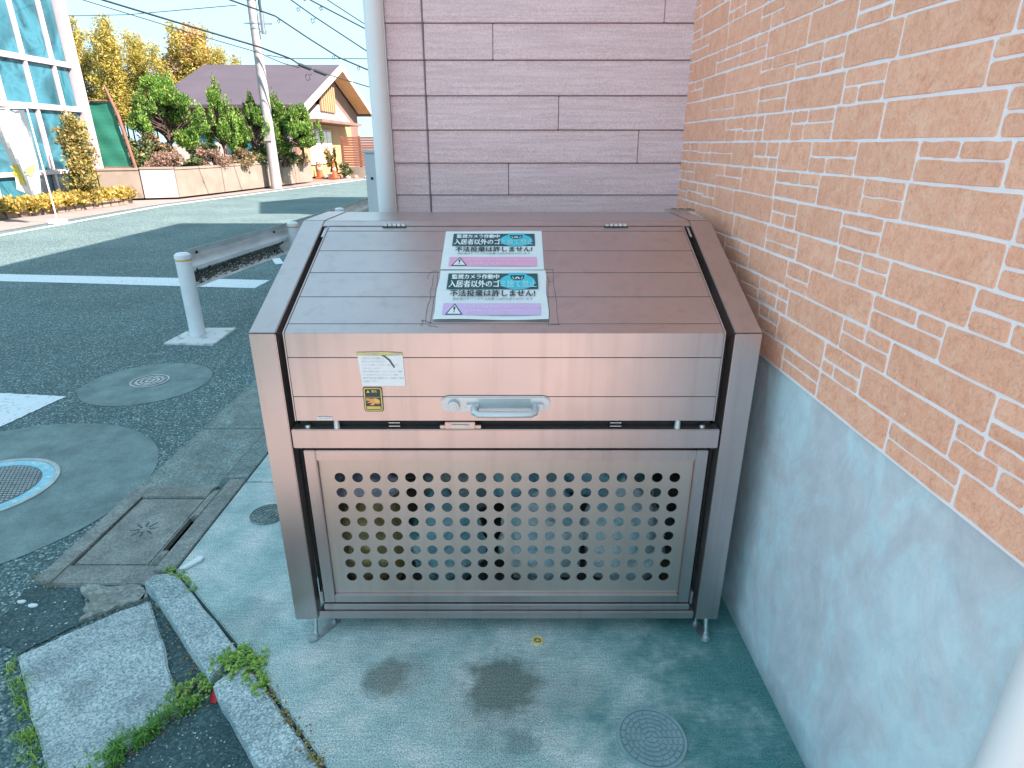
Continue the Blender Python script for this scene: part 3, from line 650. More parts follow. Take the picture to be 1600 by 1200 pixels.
plain_house('street_house', 1.6, 10, 21.4, 27.5, 5.8, 1.4, 'white two storey house furthest up the street on the near side', HWH, HROOF, [(22, 23.4, 1, 2.2), (25, 26.4, 1, 2.2), (22, 23.4, 3.7, 4.9), (25, 26.4, 3.7, 4.9)])

# ------------------------------------------------------------------ garbage bin
XC = -.0175
bn = empty('garbage_bin', (XC, 1.98, 0), 'champagne aluminium garbage collection bin with hinged lid and perforated drop door', 'garbage bin')
def sp(x, s, d=0): return (x, 1.555+.9238*s-.3829*d, 1.03+.3829*s+.9238*d)
for sgn in (-1, 1):
    xo = XC+sgn*.6875; xi = XC+sgn*.6155; a, b = min(xo, xi), max(xo, xi)
    MB().prism([(1.555, .058), (1.555, 1.0297), (1.6, 1.0), (1.6, .058)], 'x', a, b).build('front_post', ALU, bn, bevel=.0022)
    MB().prism([(1.5551, 1.0305), (2.1097, 1.2603), (2.119, 1.215), (1.6, 1.0005)], 'x', a, b).build('sloping_rail', ALU, bn, bevel=.0022)
    MB().prism([(2.1105, 1.2605), (2.4, 1.2605), (2.4, 1.215), (2.1197, 1.215)], 'x', a, b).build('top_rail', ALU, bn, bevel=.0022)
    MB().prism([(2.36, .058), (2.36, 1.2145), (2.4, 1.2145), (2.4, .058)], 'x', a, b).build('rear_post', ALU, bn, bevel=.0022)
    xp = XC+sgn*.662
    MB().prism([(1.601, .10), (1.601, .995), (2.118, 1.21), (2.359, 1.21), (2.359, .10)], 'x', xp-.004, xp+.004).build('side_panel', ALUD, bn)
    # side gasket seen in the gap
    xg = XC+sgn*.606
    g1 = MB(); g1.box(min(xg, xi)-.000, max(xg, xi), 1.606, 1.63, .10, .985); g1.build('gasket', BLACK, bn)
    # flat pale strip set in as the highlight of the lid stay slot
    q = XC+sgn*.6035
    g2 = MB(); g2.add([sp(q-.0035, .50, -.004), sp(q+.0035, .50, -.004), sp(q+.0035, .56, -.004), sp(q-.0035, .56, -.004)], [(0, 1, 2, 3)]); g2.build('lid_stay_highlight', STEEL, bn)
m = MB(); m.pts8([sp(XC-.6145, .5635, -.012), sp(XC+.6145, .5635, -.012), (XC+.6145, 2.10, 1.245), (XC-.6145, 2.10, 1.245)],
    [sp(XC-.6145, .5635, .0), sp(XC+.6145, .5635, .0), (XC+.6145, 2.108, 1.2585), (XC-.6145, 2.108, 1.2585)])
m.build('hinge_cover', ALU, bn, bevel=.0015)
m = MB(); m.box(XC-.6145, XC+.6145, 2.1095, 2.398, 1.250, 1.2585); m.build('top_panel', ALU, bn, bevel=.0015)
MB().box(XC-.61, XC+.61, 2.385, 2.397, .10, 1.249).build('back_panel', ALUD, bn)
MB().box(XC-.61, XC+.61, 1.61, 2.384, .085, .10).build('floor_panel', ALUD, bn)
XL0, XL1 = -.6085, .5675
# lid
lid = MB()
lid.pts8([sp(XL0+.004, .004, -.012), sp(XL1-.004, .004, -.012), sp(XL1-.004, .556, -.012), sp(XL0+.004, .556, -.012)], [sp(XL0+.004, .004, -.005), sp(XL1-.004, .004, -.005), sp(XL1-.004, .556, -.005), sp(XL0+.004, .556, -.005)])
lid.box(XL0+.004, XL1-.004, 1.562, 1.569, .776, 1.024)
ld = lid.build('lid', M('lid_inner', (.05, .05, .05), (.04, .04, .04), 5, .5), bn)
for i, (s0, s1) in enumerate(((.0005, .0390), (.0418, .1625), (.1658, .2855), (.2888, .4075), (.4108, .5278), (.5315, .557))):
    MB().pts8([sp(XL0, s0, -.0048), sp(XL1, s0, -.0048), sp(XL1, s1, -.0048), sp(XL0, s1, -.0048)], [sp(XL0, s0, .0005), sp(XL1, s0, .0005), sp(XL1, s1, .0005), sp(XL0, s1, .0005)]).build('lid_panel', ALU, ld, bevel=.0004, seg=1)
for (z0, z1) in ((.9620, 1.0297), (.8470, .9600), (.7725, .8450)):
    MB().box(XL0, XL1, 1.5555, 1.5618, z0, z1).build('lid_panel', ALU, ld, bevel=.0004, seg=1)
for x0 in (XL0-.0045, XL1+.0005):
    MB().prism([(1.5535, .772), (1.5535, 1.0325), (sp(0, .557, .003)[1], sp(0, .557, .003)[2]), (sp(0, .557, -.022)[1], sp(0, .557, -.022)[2]), (1.578, 1.008), (1.578, .772)], 'x', x0, x0+.004).build('edge_flange', ALU, ld, bevel=.0006, seg=1)
# handle
hb = MB(); pts = []
hx0, hx1, hz, hr = -.199, .108, .826, .0235
for i in range(9): a = math.pi/2+math.pi*i/8; pts.append((hx0+hr+hr*math.cos(a), hz+hr*math.sin(a)))
for i in range(9): a = -math.pi/2+math.pi*i/8; pts.append((hx1-hr+hr*math.cos(a), hz+hr*math.sin(a)))
hb.prism(pts, 'y', 1.5475, 1.5554); hp = hb.build('handle_plate', HAND, ld, bevel=.003)
h2 = MB(); h2.box(-.093, .052, 1.5465, 1.5474, hz-.010, hz+.017); h2.build('handle_recess_shade', M('handle_shadow_grey', (.45, .53, .56)), ld)  # flat plate; shade of the recess behind the grip is painted in its grey
hg = MB()
z_ = hz-.015
hg.tube([(-.1045, 1.5475, hz-.004), (-.1045, 1.532, hz-.006), (-.103, 1.519, hz-.012), (-.092, 1.5135, z_), (-.05, 1.512, z_), (0, 1.512, z_), (.052, 1.5135, z_), (.063, 1.519, hz-.012), (.0645, 1.532, hz-.006), (.0645, 1.5475, hz-.004)], .0098, 14)
hg.box(-.126, -.092, 1.536, 1.5474, hz-.014, hz+.004); hg.box(.062, .086, 1.536, 1.5474, hz-.014, hz+.004)
hg.build('handle_grip', HAND, ld)
hl = MB(); hl.cyl((-.162, 1.5475, hz-.002), (-.162, 1.532, hz-.002), .017, .0155, 28); hl.cyl((-.162, 1.532, hz-.002), (-.162, 1.530, hz-.002), .010, .0095, 24)
hl.box(-.1635, -.1605, 1.529, 1.5301, hz-.007, hz+.003); hl.build('lock_cylinder', HAND, ld, bevel=.0008, seg=1)
# beam, latch, pads
MB().box(-.629, .592, 1.5555, 1.60, .6845, .7445).build('cross_beam', ALU, bn, bevel=.0022)
MB().box(-.61, .57, 1.585, 1.60, .745, .772).build('gap_seal', BLACK, bn)
m = MB(); m.box(-.190, -.105, 1.553, 1.572, .7475, .769); m.box(-.205, -.19, 1.557, 1.57, .7465, .757); m.box(-.105, -.088, 1.557, 1.57, .7465, .757); m.build('latch', ALU, bn, bevel=.0015)
m = MB(); m.box(-.172, -.122, 1.5495, 1.5528, .753, .762); m.build('latch_window', STEEL, bn, bevel=.001)
for x in (-.5, .472): MB().cyl((x, 1.566, .745), (x, 1.566, .773), .009, .007, 14).build('rubber_stop', HAND, bn)
for x in (-.335, .295):
    m = MB(); m.box(x-.016, x+.016, 1.562, 1.58, .751, .7535); m.box(x-.016, x+.016, 1.562, 1.58, .7615, .764); m.build('striker', STEEL, bn)
for x in (-.585, .545): MB().cyl((x, 1.572, .745), (x, 1.572, .753), .009, .008, 10).build('bolt', STEEL, bn)
# hinges on the lid
for x in (-.391, .346):
    m = MB()
    for k in range(5): m.box(x-.036+k*.0148, x-.036+k*.0148+.0120, 2.066, 2.080, 1.244, 1.2535+.001*(k % 2))
    m.build('hinge', STEEL, bn, bevel=.001, seg=1)
    MB().box(x-.040, x+.040, 2.0645, 2.0655, 1.240, 1.246).build('hinge_shadow_slot', BLACK, bn)
# wall bracket at the back right corner
m = MB(); m.box(.59, .70, 2.40, 2.425, 1.262, 1.268)
for k in range(3): m.box(.612+k*.028, .632+k*.028, 2.4045, 2.4205, 1.2682, 1.2695, 1)
m.build('wall_bracket', [ALUG, BLACK], bn)
# drop door
dx0, dx1, dz0, dz1 = -.6065, .5715, .118, .672; w_ = .034
m = MB(); m.box(dx0, dx0+w_, 1.566, 1.59, dz0, dz1); m.box(dx1-w_, dx1, 1.566, 1.59, dz0, dz1); m.box(dx0+w_+.0006, dx1-w_-.0006, 1.566, 1.59, dz1-w_, dz1); m.box(dx0+w_+.0006, dx1-w_-.0006, 1.566, 1.59, dz0, dz0+.029)
dd = m.build('drop_door', ALU, bn, bevel=.0018)
m = MB(); px0, px1, pz0, pz1 = dx0+w_+.0012, dx1-w_-.0012, dz0+.030, dz1-w_-.0012; hx, hz_ = [], []
HX = [-.513+.05256*i for i in range(20)]; HZ = [.575-.0519*j for j in range(8)]; hr = .0162; yp = 1.578; n = 20
ce = .05256/2; cz_ = .0519/2
for cx in HX:
    for cz in HZ:
        ring = []; sq = []
        for i in range(n):
            a = 2*math.pi*(i+.5)/n; c_, s_ = math.cos(a), math.sin(a); k = 1/max(abs(c_)/ce, abs(s_)/cz_)
            ring.append((cx+hr*c_, cz+hr*s_)); sq.append([cx+k*c_, cz+k*s_])
        for qx, qz in ((1, 1), (-1, 1), (-1, -1), (1, -1)):
            best = min(range(n), key=lambda i: (sq[i][0]-cx-qx*ce)**2+(sq[i][1]-cz-qz*cz_)**2); sq[best] = [cx+qx*ce, cz+qz*cz_]
        vs = [(x, yp, z) for x, z in sq]+[(x, yp, z) for x, z in ring]+[(x, yp+.0025, z) for x, z in ring]
        m.add(vs, [(i, (i+1) % n, n+(i+1) % n, n+i) for i in range(n)]); m.add(vs, [(n+i, n+(i+1) % n, 2*n+(i+1) % n, 2*n+i) for i in range(n)])
gx0, gx1, gz0, gz1 = HX[0]-ce, HX[-1]+ce, HZ[-1]-cz_, HZ[0]+cz_
for a, b, c_, d in ((px0, gx0, pz0, pz1), (gx1, px1, pz0, pz1), (gx0, gx1, pz0, gz0), (gx0, gx1, gz1, pz1)): m.add([(a, yp, c_), (b, yp, c_), (b, yp, d), (a, yp, d)], [(0, 1, 2, 3)])
m.build('perforated_panel', ALUD, dd)
MB().box(dx0-.004, dx1+.004, 1.562, 1.60, .0905, .1135).build('door_ledge', ALU, bn, bevel=.003)
MB().box(-.626, .590, 1.5565, 1.60, .0595, .0885).build('bottom_rail', ALU, bn, bevel=.0022)
for x in (-.612, .5775): MB().box(x-.004, x+.004, 1.560, 1.59, .118, .165).build('door_hinge', ALU, bn, bevel=.001)
for sgn, x0 in ((-1, -.648), (1, .628)):
    for y0 in (1.53, 2.32):
        m = MB(); n = 16
        a0 = Vector((x0, y0)); a1 = Vector((x0+(.050 if sgn < 0 else -.012), y0+(.075 if sgn < 0 else .07))); d = (a1-a0).normalized(); q = Vector((-d.y, d.x)); pl = []
        for i in range(9): t = math.pi*i/8; v = a0-d*math.sin(t)*.017+q*math.cos(t)*.017; pl.append((v.x, v.y))
        for i in range(9): t = math.pi*i/8; v = a1+d*math.sin(t)*.017-q*math.cos(t)*.017; pl.append((v.x, v.y))
        m.prism(pl[::-1], 'z', .0005, .006); f = m.build('foot_plate', STEEL, bn, bevel=.0015)
        m = MB(); m.cyl((a0.x+.006, a0.y+.012, .006), (a0.x+.006, a0.y+.03, .060), .007, .007, 12); m.cyl((a0.x+.006, a0.y+.01, .006), (a0.x+.006, a0.y+.01, .016), .012, .012, 6); m.cyl((a1.x, a1.y, .006), (a1.x, a1.y, .015), .010, .010, 6); m.cyl((a1.x, a1.y, .015), (a1.x, a1.y, .03), .005, .005, 10)
        m.build('anchor_bolt', STEEL, f)
# ---- signs taped to the lid
def poster(s0, s1, x0, x1, lab, band, k):
    S = Sheet(sp(x0, s0), (1, 0, 0), (0, .9238, .3829), x1-x0, s1-s0); m = MB(); rr = random.Random(k)
    NX, NY = 10, 6; vs = []
    def lift(u, v):
        e_ = 0
        if k == 2: e_ = .0035*max(0, 1-v*4)*(.5+.5*math.sin(u*7))+.001
        return .0022+.0006*math.sin(u*5+v*3+k)+e_
    for j in range(NY+1):
        for i in range(NX+1):
            u, v = i/NX, j/NY; uu = u+(.006*math.sin(v*9) if i in (0, NX) and k == 2 else 0); vs.append(S.p(uu, v, lift(u, v)))
    for j in range(NY):
        for i in range(NX): a = j*(NX+1)+i; m.add([vs[a], vs[a+1], vs[a+NX+2], vs[a+NX+1]], [(0, 1, 2, 3)], 0, False)
    ps = m.build('notice_sign', PAPER, bn, label=lab)
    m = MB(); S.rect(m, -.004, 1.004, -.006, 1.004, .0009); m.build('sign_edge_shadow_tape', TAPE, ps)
    D = .0048 if k == 1 else .0072
    m = MB(); S.rect(m, .085, .925, .585, .915, D-.001); m.build('dark_band', INKD, ps)
    m = MB(); S.rect(m, .075, .935, .075, .30, D-.001); m.build('colour_band', band, ps)
    # camera dome pictogram printed over the band
    m = MB(); S.poly(m, [(.735+.165*math.cos(t*.2618), .735+.165*math.sin(t*.2618)) for t in range(24)], D-.0005)
    S.poly(m, [(.65, .84), (.82, .84), (.815, .925), (.655, .925)], D-.0004); m.build('dome_pictogram', INKC, ps)
    m = MB(); S.poly(m, [(.665, .875), (.805, .875), (.795, .80), (.765, .765), (.705, .765), (.675, .80)][::-1], D-.0002); m.build('dome_lens', INKD, ps)
    m = MB(); arcs = [(.735+.022*math.cos(a/8*math.pi), .79+.045*math.sin(a/8*math.pi)) for a in range(9)]+[(.735+.010*math.cos(a/8*math.pi), .79+.022*math.sin(a/8*math.pi)) for a in range(8, -1, -1)]
    for i in range(8): S.poly(m, [arcs[i], arcs[i+1], arcs[16-i], arcs[17-i]], D)
    S.poly(m, [(.685, .83), (.69, .84), (.705, .79), (.700, .785)], D); S.poly(m, [(.785, .83), (.78, .84), (.765, .79), (.770, .785)], D)
    S.text(m, '監視カメラ作動中', .12, .56, .785, .885, D+.0002, 0, .02); S.text(m, '入居者以外のゴ', .10, .565, .61, .76, D+.0002, 0, .022)
    S.text(m, 'ミ捨て禁止', .575, .905, .61, .755, D+.0002, 1, .012)
    m.build('white_lettering', [INKW, M('ink_pale_cyan', (.35, .80, .88))], ps)
    m = MB(); S.text(m, '不法投棄は許しません!', .12, .89, .43, .56, D, 0, .024); S.text(m, '違反者はすべての不法投棄で法的手続きを行います', .15, .87, .365, .405, D, 0, .004)
    m.build('black_lettering', INKK, ps)
    m = MB(); S.text(m, 'Dumping ban non- residents', .27, .93, .185, .265, D, 0, .0); S.text(m, '此処禁止乱棄垃圾', .27, .68, .095, .165, D, 0, .0)
    m.build('pale_lettering', INKF, ps)
    m = MB(); S.poly(m, [(.10, .08), (.255, .08), (.1775, .29)], D); S.poly(m, [(.117, .092), (.238, .092), (.1775, .262)], D+.0003, 1); S.poly(m, [(.172, .155), (.183, .155), (.188, .225), (.167, .225)], D+.0006, 0); S.poly(m, [(.172, .118), (.183, .118), (.183, .138), (.172, .138)], D+.0006, 0)
    m.build('warning_triangle', [INKK, PAPER], ps)
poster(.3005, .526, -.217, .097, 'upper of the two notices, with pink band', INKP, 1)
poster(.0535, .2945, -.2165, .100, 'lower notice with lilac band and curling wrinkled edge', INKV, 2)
m = MB(); rr = random.Random(4)
def tapeline(pts, w_=.0007):
    for i in range(len(pts)-1):
        a, b = Vector(sp(*pts[i], .0013)), Vector(sp(*pts[i+1], .0013)); d = (b-a).normalized(); q = d.cross(Vector((0, -.383, .924)))*w_
        m.add([a-q, b-q, b+q, a+q], [(0, 1, 2, 3)])
def rough_line(x0, s0, x1, s1, n=9, a=.0016): return [(x0+(x1-x0)*i/n+rr.uniform(-a, a), s0+(s1-s0)*i/n+rr.uniform(-a, a)) for i in range(n+1)]
tapeline(rough_line(.127, .035, .122, .305)); tapeline(rough_line(.100, .302, .124, .304, 3)); tapeline(rough_line(.103, .038, .13, .034, 6, .003)); tapeline(rough_line(.105, .24, .122, .238, 3)); tapeline(rough_line(.100, .03, .108, .27, 8, .003))
tapeline(rough_line(-.236, .045, -.234, .27, 9, .0025)); tapeline(rough_line(-.222, .04, -.221, .29, 9, .002)); tapeline(rough_line(-.25, .055, -.22, .045, 5, .004)); tapeline(rough_line(-.236, .2, -.222, .2, 2)); tapeline(rough_line(-.236, .16, -.222, .165, 2))
tapeline([(-.222, .29), (-.235, .298), (-.247, .285), (-.252, .265), (-.249, .25)]); tapeline(rough_line(-.24, .055, -.25, .03, 4, .003)); tapeline(rough_line(-.23, .035, -.2, .022, 4, .003))
m.build('tape_residue', M('tape_grime', (.10, .12, .12)), bn)
# ---- stickers on the lid front
S = Sheet((-.416, 1.5535, .8795), (1, 0, 0), (0, 0, 1), .122, .0885); m = MB(); S.poly(m, [(0, 1), (-.02, 1), (.03, 0), (1.0, 0.0), (.985, 1)][::-1][:4]+[(0, 1)], .0); st_ = m.build('instruction_sticker', PAPERB, bn, label='white paper sticker with fine print and torn corner')
m = MB(); S.text(m, 'ご使用方法 ごみの収集について', .06, .62, .88, .945, .0004, 0, -.002)
for i, (tx, e_) in enumerate((('扉を開けるときは必ず取手を持って', .60), ('ゆっくりと開閉してください。風の強い日は', .88), ('ご注意ください。ごみの出し', .48), ('指定の収集日に分別して出してください。清掃', .94), ('のため水をかけないでください。破損', .84), ('異常がある場合は使用を中止し管理者まで連絡', .97), ('をお願いします。', .36))):
    S.text(m, tx, .06, e_, .775-i*.108, .83-i*.108, .0004, 0, -.002)
m.build('fine_print', INKG, st_)
m = MB(); S.poly(m, [(-.03, 1.0), (.42, .985), (.62, 1.02), (.99, 1.0), (.97, 1.09), (.5, 1.12), (-.04, 1.10)], .0006); m.build('torn_strip', TAPEY, st_)
m = MB(); S.poly(m, [(.48, 1.02), (.60, .99), (.70, .87), (.80, .62), (.77, .60), (.67, .83), (.58, .95)], .0012); m.build('torn_edge', M('torn_edge_dark', (.06, .08, .06)), st_)
S = Sheet((-.4135, 1.5535, .802), (1, 0, 0), (0, 0, 1), .054, .0735)
def rrect(x0, x1, y0, y1, r_, asp=.74):
    o = []
    for cx, cy, a0 in ((x1-r_, y1-r_*asp, 0), (x0+r_, y1-r_*asp, 90), (x0+r_, y0+r_*asp, 180), (x1-r_, y0+r_*asp, 270)):
        for k in range(4): a = math.radians(a0+k*30); o.append((cx+r_*math.cos(a), cy+r_*asp*math.sin(a)))
    return o
m = MB(); S.poly(m, rrect(0, 1, 0, 1, .12), 0); wsx = m.build('warning_sticker', INKK, bn, label='small black and yellow warning sticker below the white one')
m = MB(); S.poly(m, rrect(.04, .96, .03, .97, .1), .0004, 0); S.poly(m, rrect(.10, .90, .07, .93, .06), .0007, 1); m.build('yellow_border', [YEL, INKK], wsx)
m = MB(); S.poly(m, [(.18, .78), (.36, .78), (.27, .89)], .001, 0); S.text(m, '警告', .45, .72, .78, .89, .001, 0, .02); m.build('sticker_lettering', YEL, wsx)
m = MB(); S.rect(m, .13, .87, .585, .60, .001, 0); m.build('yellow_line', YEL, wsx)
m = MB(); S.rect(m, .14, .86, .10, .22, .001, 0); m.build('yellow_bar', YEL, wsx)
m = MB(); S.poly(m, [(.15, .56), (.45, .53), (.62, .56), (.80, .50), (.86, .40), (.78, .30), (.60, .34), (.50, .26), (.30, .27), (.42, .36), (.14, .36), (.34, .44), (.13, .46)], .001, 0); m.build('hand_pictogram', HANDP, wsx)
m = MB(); S.poly(m, [(.55, .53), (.80, .50), (.82, .40), (.62, .38)], .0013, 0); m.build('spark_pictogram', M('ink_amber', (.9, .6, .12)), wsx)
S = Sheet((-.549, 1.5535, .7765), (1, 0, 0), (0, 0, 1), .041, .0085); m = MB(); S.rect(m, 0, 1, 0, 1, 0); q = m.build('serial_sticker', PAPERB, bn, label='tiny white serial label at the lower left of the lid')
m = MB(); S.text(m, '名称 清掃庫', .08, .92, .2, .8, .0004, 0, 0); m.build('serial_print', INKG, q)
# ---- bags inside
def bag(c, rad, mats, lab, seed, tie=True, cat='garbage bag'):
    bm = bmesh.new(); bmesh.ops.create_icosphere(bm, subdivisions=5, radius=1)
    for v in bm.verts:
        p = v.co.copy(); q = p*1.7+Vector((seed*3.1, seed, 0)); k = 1+.16*noise.noise(q)+.08*noise.noise(q*2.7)
        cr = 1-abs(noise.noise(q*3.2+Vector((5, 2, 1)))); k += .07*(cr-.7)+.025*(1-abs(noise.noise(q*8)))
        if p.z < -.55: p.z = -.55-(p.z+.55)*-.25
        if tie and p.z > .72: f_ = (p.z-.72)/.28; p.x *= 1-f_*.55; p.y *= 1-f_*.55; p.z += f_*.22
        v.co = Vector((p.x*rad[0]*k, p.y*rad[1]*k, p.z*rad[2]*k))
    for f in bm.faces: f.smooth = True
    zmin = min(v.co.z for v in bm.verts); me = bpy.data.meshes.new('garbage_bag')
    for v in bm.verts: v.co.z -= zmin
    bm.to_mesh(me); bm.free(); me.materials.append(mats); o = link('garbage_bag', me, None, (c[0], c[1], c[2])); tag(o, lab, cat, 'garbage bags inside the bin')
BW = bag_mat('bag_white', (.74, .92, .97), (.46, .74, .84)); BT = bag_mat('bag_blue_tint', (.44, .76, .84), (.20, .50, .60)); BO = bag_mat('bag_olive', (.44, .38, .18), (.30, .22, .08)); BL = bag_mat('bag_lilac', (.58, .60, .78), (.5, .52, .66)); BG = bag_mat('bag_grey', (.34, .44, .46), (.22, .32, .34))
bag((-.465, 1.72, .101), (.12, .11, .22), BO, 'olive brown bag behind the leftmost holes of the door', 1)
bag((-.475, 1.72, .43), (.115, .085, .055), BL, 'lilac bag lying on top of the olive bag', 2, False)
bag((-.225, 1.74, .101), (.125, .12, .175), BT, 'blue tinted bag standing right of the olive bag', 3)
bag((-.17, 1.88, .30), (.17, .13, .18), BG, 'grey bag at the back above the blue tinted bag', 4)
bag((.10, 1.735, .101), (.14, .115, .20), BW, 'white bag in the middle of the bin', 5)
bag((.02, 1.86, .34), (.15, .12, .14), BT, 'blue bag resting behind and above the white bag', 6)
bag((.375, 1.74, .101), (.135, .115, .20), BW, 'white bag behind the rightmost holes of the door', 7)
bag((.30, 1.88, .36), (.16, .12, .14), BT, 'blue tinted bag stacked behind on the right', 8)

# ------------------------------------------------------------------ guardrail
gd = empty('guardrail', (-2.7, 5.08, -.06), 'weathered white guardrail with round posts running up the street on the left', 'guardrail')
posts = [(-2.741, 5.08), (-2.555, 7.24), (-2.445, 8.89), (-2.40, 10.9), (-2.38, 13)]
for i, (x, y) in enumerate(posts):
    MB().cyl((x, y, -.055), (x, y, .615), .0625, n=28).build('post', WPAINT, gd)
    m = MB(); m.cyl((x, y, .616), (x, y, .645), .066, .064, 28); m.cyl((x, y, .645), (x, y, .660), .064, .045, 28); m.build('post_cap', WPAINT, gd)
    m = MB(); m.cyl((x, y, .596), (x, y, .608), .0635, n=28, cap=False); m.build('reflective_band', ORB, gd)
prof = [(0, .645), (-.012, .637), (-.03, .605), (-.045, .575), (-.045, .545), (-.02, .515), (.0, .49), (.0, .455), (-.02, .43), (-.045, .40), (-.045, .37), (-.03, .34), (-.012, .312), (0, .305)]
pts2 = [(-2.827, 5.34)]+[(x-.078, y) for x, y in posts[1:]]
for sg in range(len(pts2)-1):
    m = MB(); (xa, ya), (xb, yb) = pts2[sg], pts2[sg+1]; n = len(prof); vs = []
    for (x, y) in ((xa, ya-(.03 if sg else 0)), (xb, yb)):
        vs += [(x+d*1.7-.012*(sg % 2), y, z) for d, z in prof]
    vs += [(v[0]-.004, v[1], v[2]) for v in vs]
    fs = [(i, i+1, n+i+1, n+i) for i in range(n-1)]+[(2*n+i, 3*n+i, 3*n+i+1, 2*n+i+1) for i in range(n-1)]
    fs += [(0, n, 3*n, 2*n), (n-1, 3*n-1, 4*n-1, 2*n-1)]+[(i, 2*n+i, 2*n+i+1, i+1) for i in range(n-1)]
    m.add(vs, fs, 0, False); m.build('beam', RAILM, gd)
m = MB(); rr = random.Random(3)
bx = lambda y: -2.845+(y-5.17)*.1019
for y, z in ((5.40, .575), (5.55, .59), (5.42, .46), (5.62, .45), (5.46, .355), (7.05, .57), (7.1, .45), (7.0, .36)):
    d_ = .0; MB().cyl((bx(y)-.06, y, z), (bx(y)+.006-(.05 if z > .5 or z < .4 else 0), y, z), .014, .011, 8).build('bolt', BLACK, gd)
DIRT = M('lichen_grime', (.05, .08, .06), (.16, .19, .16), 12, .9, bs=60, bstr=.6)
m = MB()
def px_(z):
    for i in range(len(prof)-1):
        (d0, z0), (d1, z1) = prof[i], prof[i+1]
        if z1 <= z <= z0: return 1.7*(d0+(d1-d0)*(z0-z)/(z0-z1))
    return 0
for k in range(2400):   # grime caked in the lower hollow of the beam
    y = 5.36+rr.random()*1.82; z = rr.choice((.375, .40, .35, .425))+rr.gauss(0, .016); z = min(.445, max(.322, z)); s = rr.uniform(.004, .012)
    def P3(yy, zz_): return (bx(yy)+px_(min(.64, max(.306, zz_)))+.0022, yy, zz_)
    m.add([P3(y+s*2.2, z+s*.2), P3(y+s*.2, z+s*.55), P3(y-s*2.0, z-s*.1), P3(y, z-s*.55)], [(0, 1, 2, 3)])
o = m.build('grime', DIRT, gd); o['kind'] = 'stuff'
m = MB(); m.prism([(-2.895, 5.29), (-2.50, 5.30), (-2.48, 4.80), (-2.915, 4.84)][::-1], 'z', -.08, -.046); m.build('base_plate', M('post_base_concrete', (.62, .66, .66), (.22, .27, .26), 13, .8, lo=.5, hi=.72, bs=40), gd, bevel=.006)
# electrical cabinet
cb = empty('utility_cabinet', (-.9, 4.72, 0), 'slim grey metal utility cabinet behind the downpipe', 'cabinet')
MB().box(-1.052, -.78, 4.6, 4.84, 0, 1.44).build('body', ALUG2 := M('cabinet_paint', (.52, .57, .60), (.48, .53, .57), 3, .4), cb, bevel=.006)
MB().box(-1.022, -.79, 4.592, 4.5995, .06, 1.40).build('door', ALUG2, cb, bevel=.003)
MB().box(-1.062, -.77, 4.585, 4.85, 1.441, 1.462).build('lid', ALUG2, cb, bevel=.005)
MB().cyl((-1.005, 4.5915, 1.27), (-1.005, 4.586, 1.27), .010, n=10).build('keyhole', BLACK, cb)

# ------------------------------------------------------------------ far side: garden wall and garden
gw = empty('garden_wall', (-10, 21, 0), 'old concrete retaining wall with panel joints below the garden trees', 'wall')
wp = [(-13.2, 17.75), (-11.9, 18.35), (-10.9, 18.75), (-10.05, 19.1), (-9.63, 21.3), (-9.2, 24.0), (-9.02, 25.1), (-8.85, 26.2), (-8.6, 27.6)]
for i in range(len(wp)-1):
    a, b = Vector((*wp[i], 0)), Vector((*wp[i+1], 0)); d = (b-a).normalized(); q = Vector((-d.y, d.x, 0))*.2; a2 = a+d*.015; b2 = b-d*.015; h = .80-.02*(i % 2)
    m = MB(); m.pts8([a2, b2, b2+q, a2+q], [v+Vector((0, 0, h)) for v in (a2, b2, b2+q, a2+q)]); m.build('wall_panel', WALLW if i == 2 else WALLC, gw, bevel=.01)
    m = MB(); z0 = Vector((0, 0, h+.003)); z1 = Vector((0, 0, h+.07)); q1 = q*1.1; n1 = -q*.12
    m.pts8([v+z0 for v in (a2+n1, b2+n1, b2+q1, a2+q1)], [v+z1 for v in (a2+n1, b2+n1, b2+q1, a2+q1)]); m.build('coping', WALLC, gw, bevel=.01)
gg = MB(); gg.add([(x, y, .66) for x, y in [(-40, 19)]+[(x, y+.15) for x, y in wp]+[(-8.7, 28.5), (-30, 28.5), (-40, 60)]], [tuple(range(len(wp)+4))])
st(gg.build('garden_terrain', EARTH))
def leaves(mb, blobs, n, size, r, up=0, asp=.35, shell=.55, mi=0):
    tot = sum(b[3]*b[4]*b[5] for b in blobs)
    for (cx, cy, cz, rx, ry, rz) in blobs:
        k = max(6, int(n*rx*ry*rz/tot))
        for _ in range(k):
            d = Vector((r.gauss(0, 1), r.gauss(0, 1), r.gauss(0, 1))).normalized(); rad = shell+(1-shell)*r.random()**.6; rad *= 1+r.gauss(0, .10)
            c = Vector((cx+d.x*rx*rad, cy+d.y*ry*rad, cz+d.z*rz*rad)); L = size*r.uniform(.55, 1.4)
            a = Vector((r.gauss(0, 1), r.gauss(0, 1), r.gauss(0, .6)+up)).normalized(); a = (a+d*.6).normalized()
            q = a.cross(Vector((r.gauss(0, 1), r.gauss(0, 1), r.gauss(0, 1)))).normalized()*L*asp
            mb.add([c-a*L*.5, c+q, c+a*L*.5, c-q], [(0, 1, 2, 3)], mi)
def limb(mb, p0, p1, r0, r1, r, n=5, b=.12):
    p0, p1 = Vector(p0), Vector(p1); L = (p1-p0).length; pts = [p0.lerp(p1, i/n)+Vector((r.uniform(-b, b), r.uniform(-b, b), 0))*L*(.0 if i in (0,) else 1)*.5 for i in range(n+1)]
    mb.tube(pts, [r0+(r1-r0)*i/n for i in range(n+1)], 7)
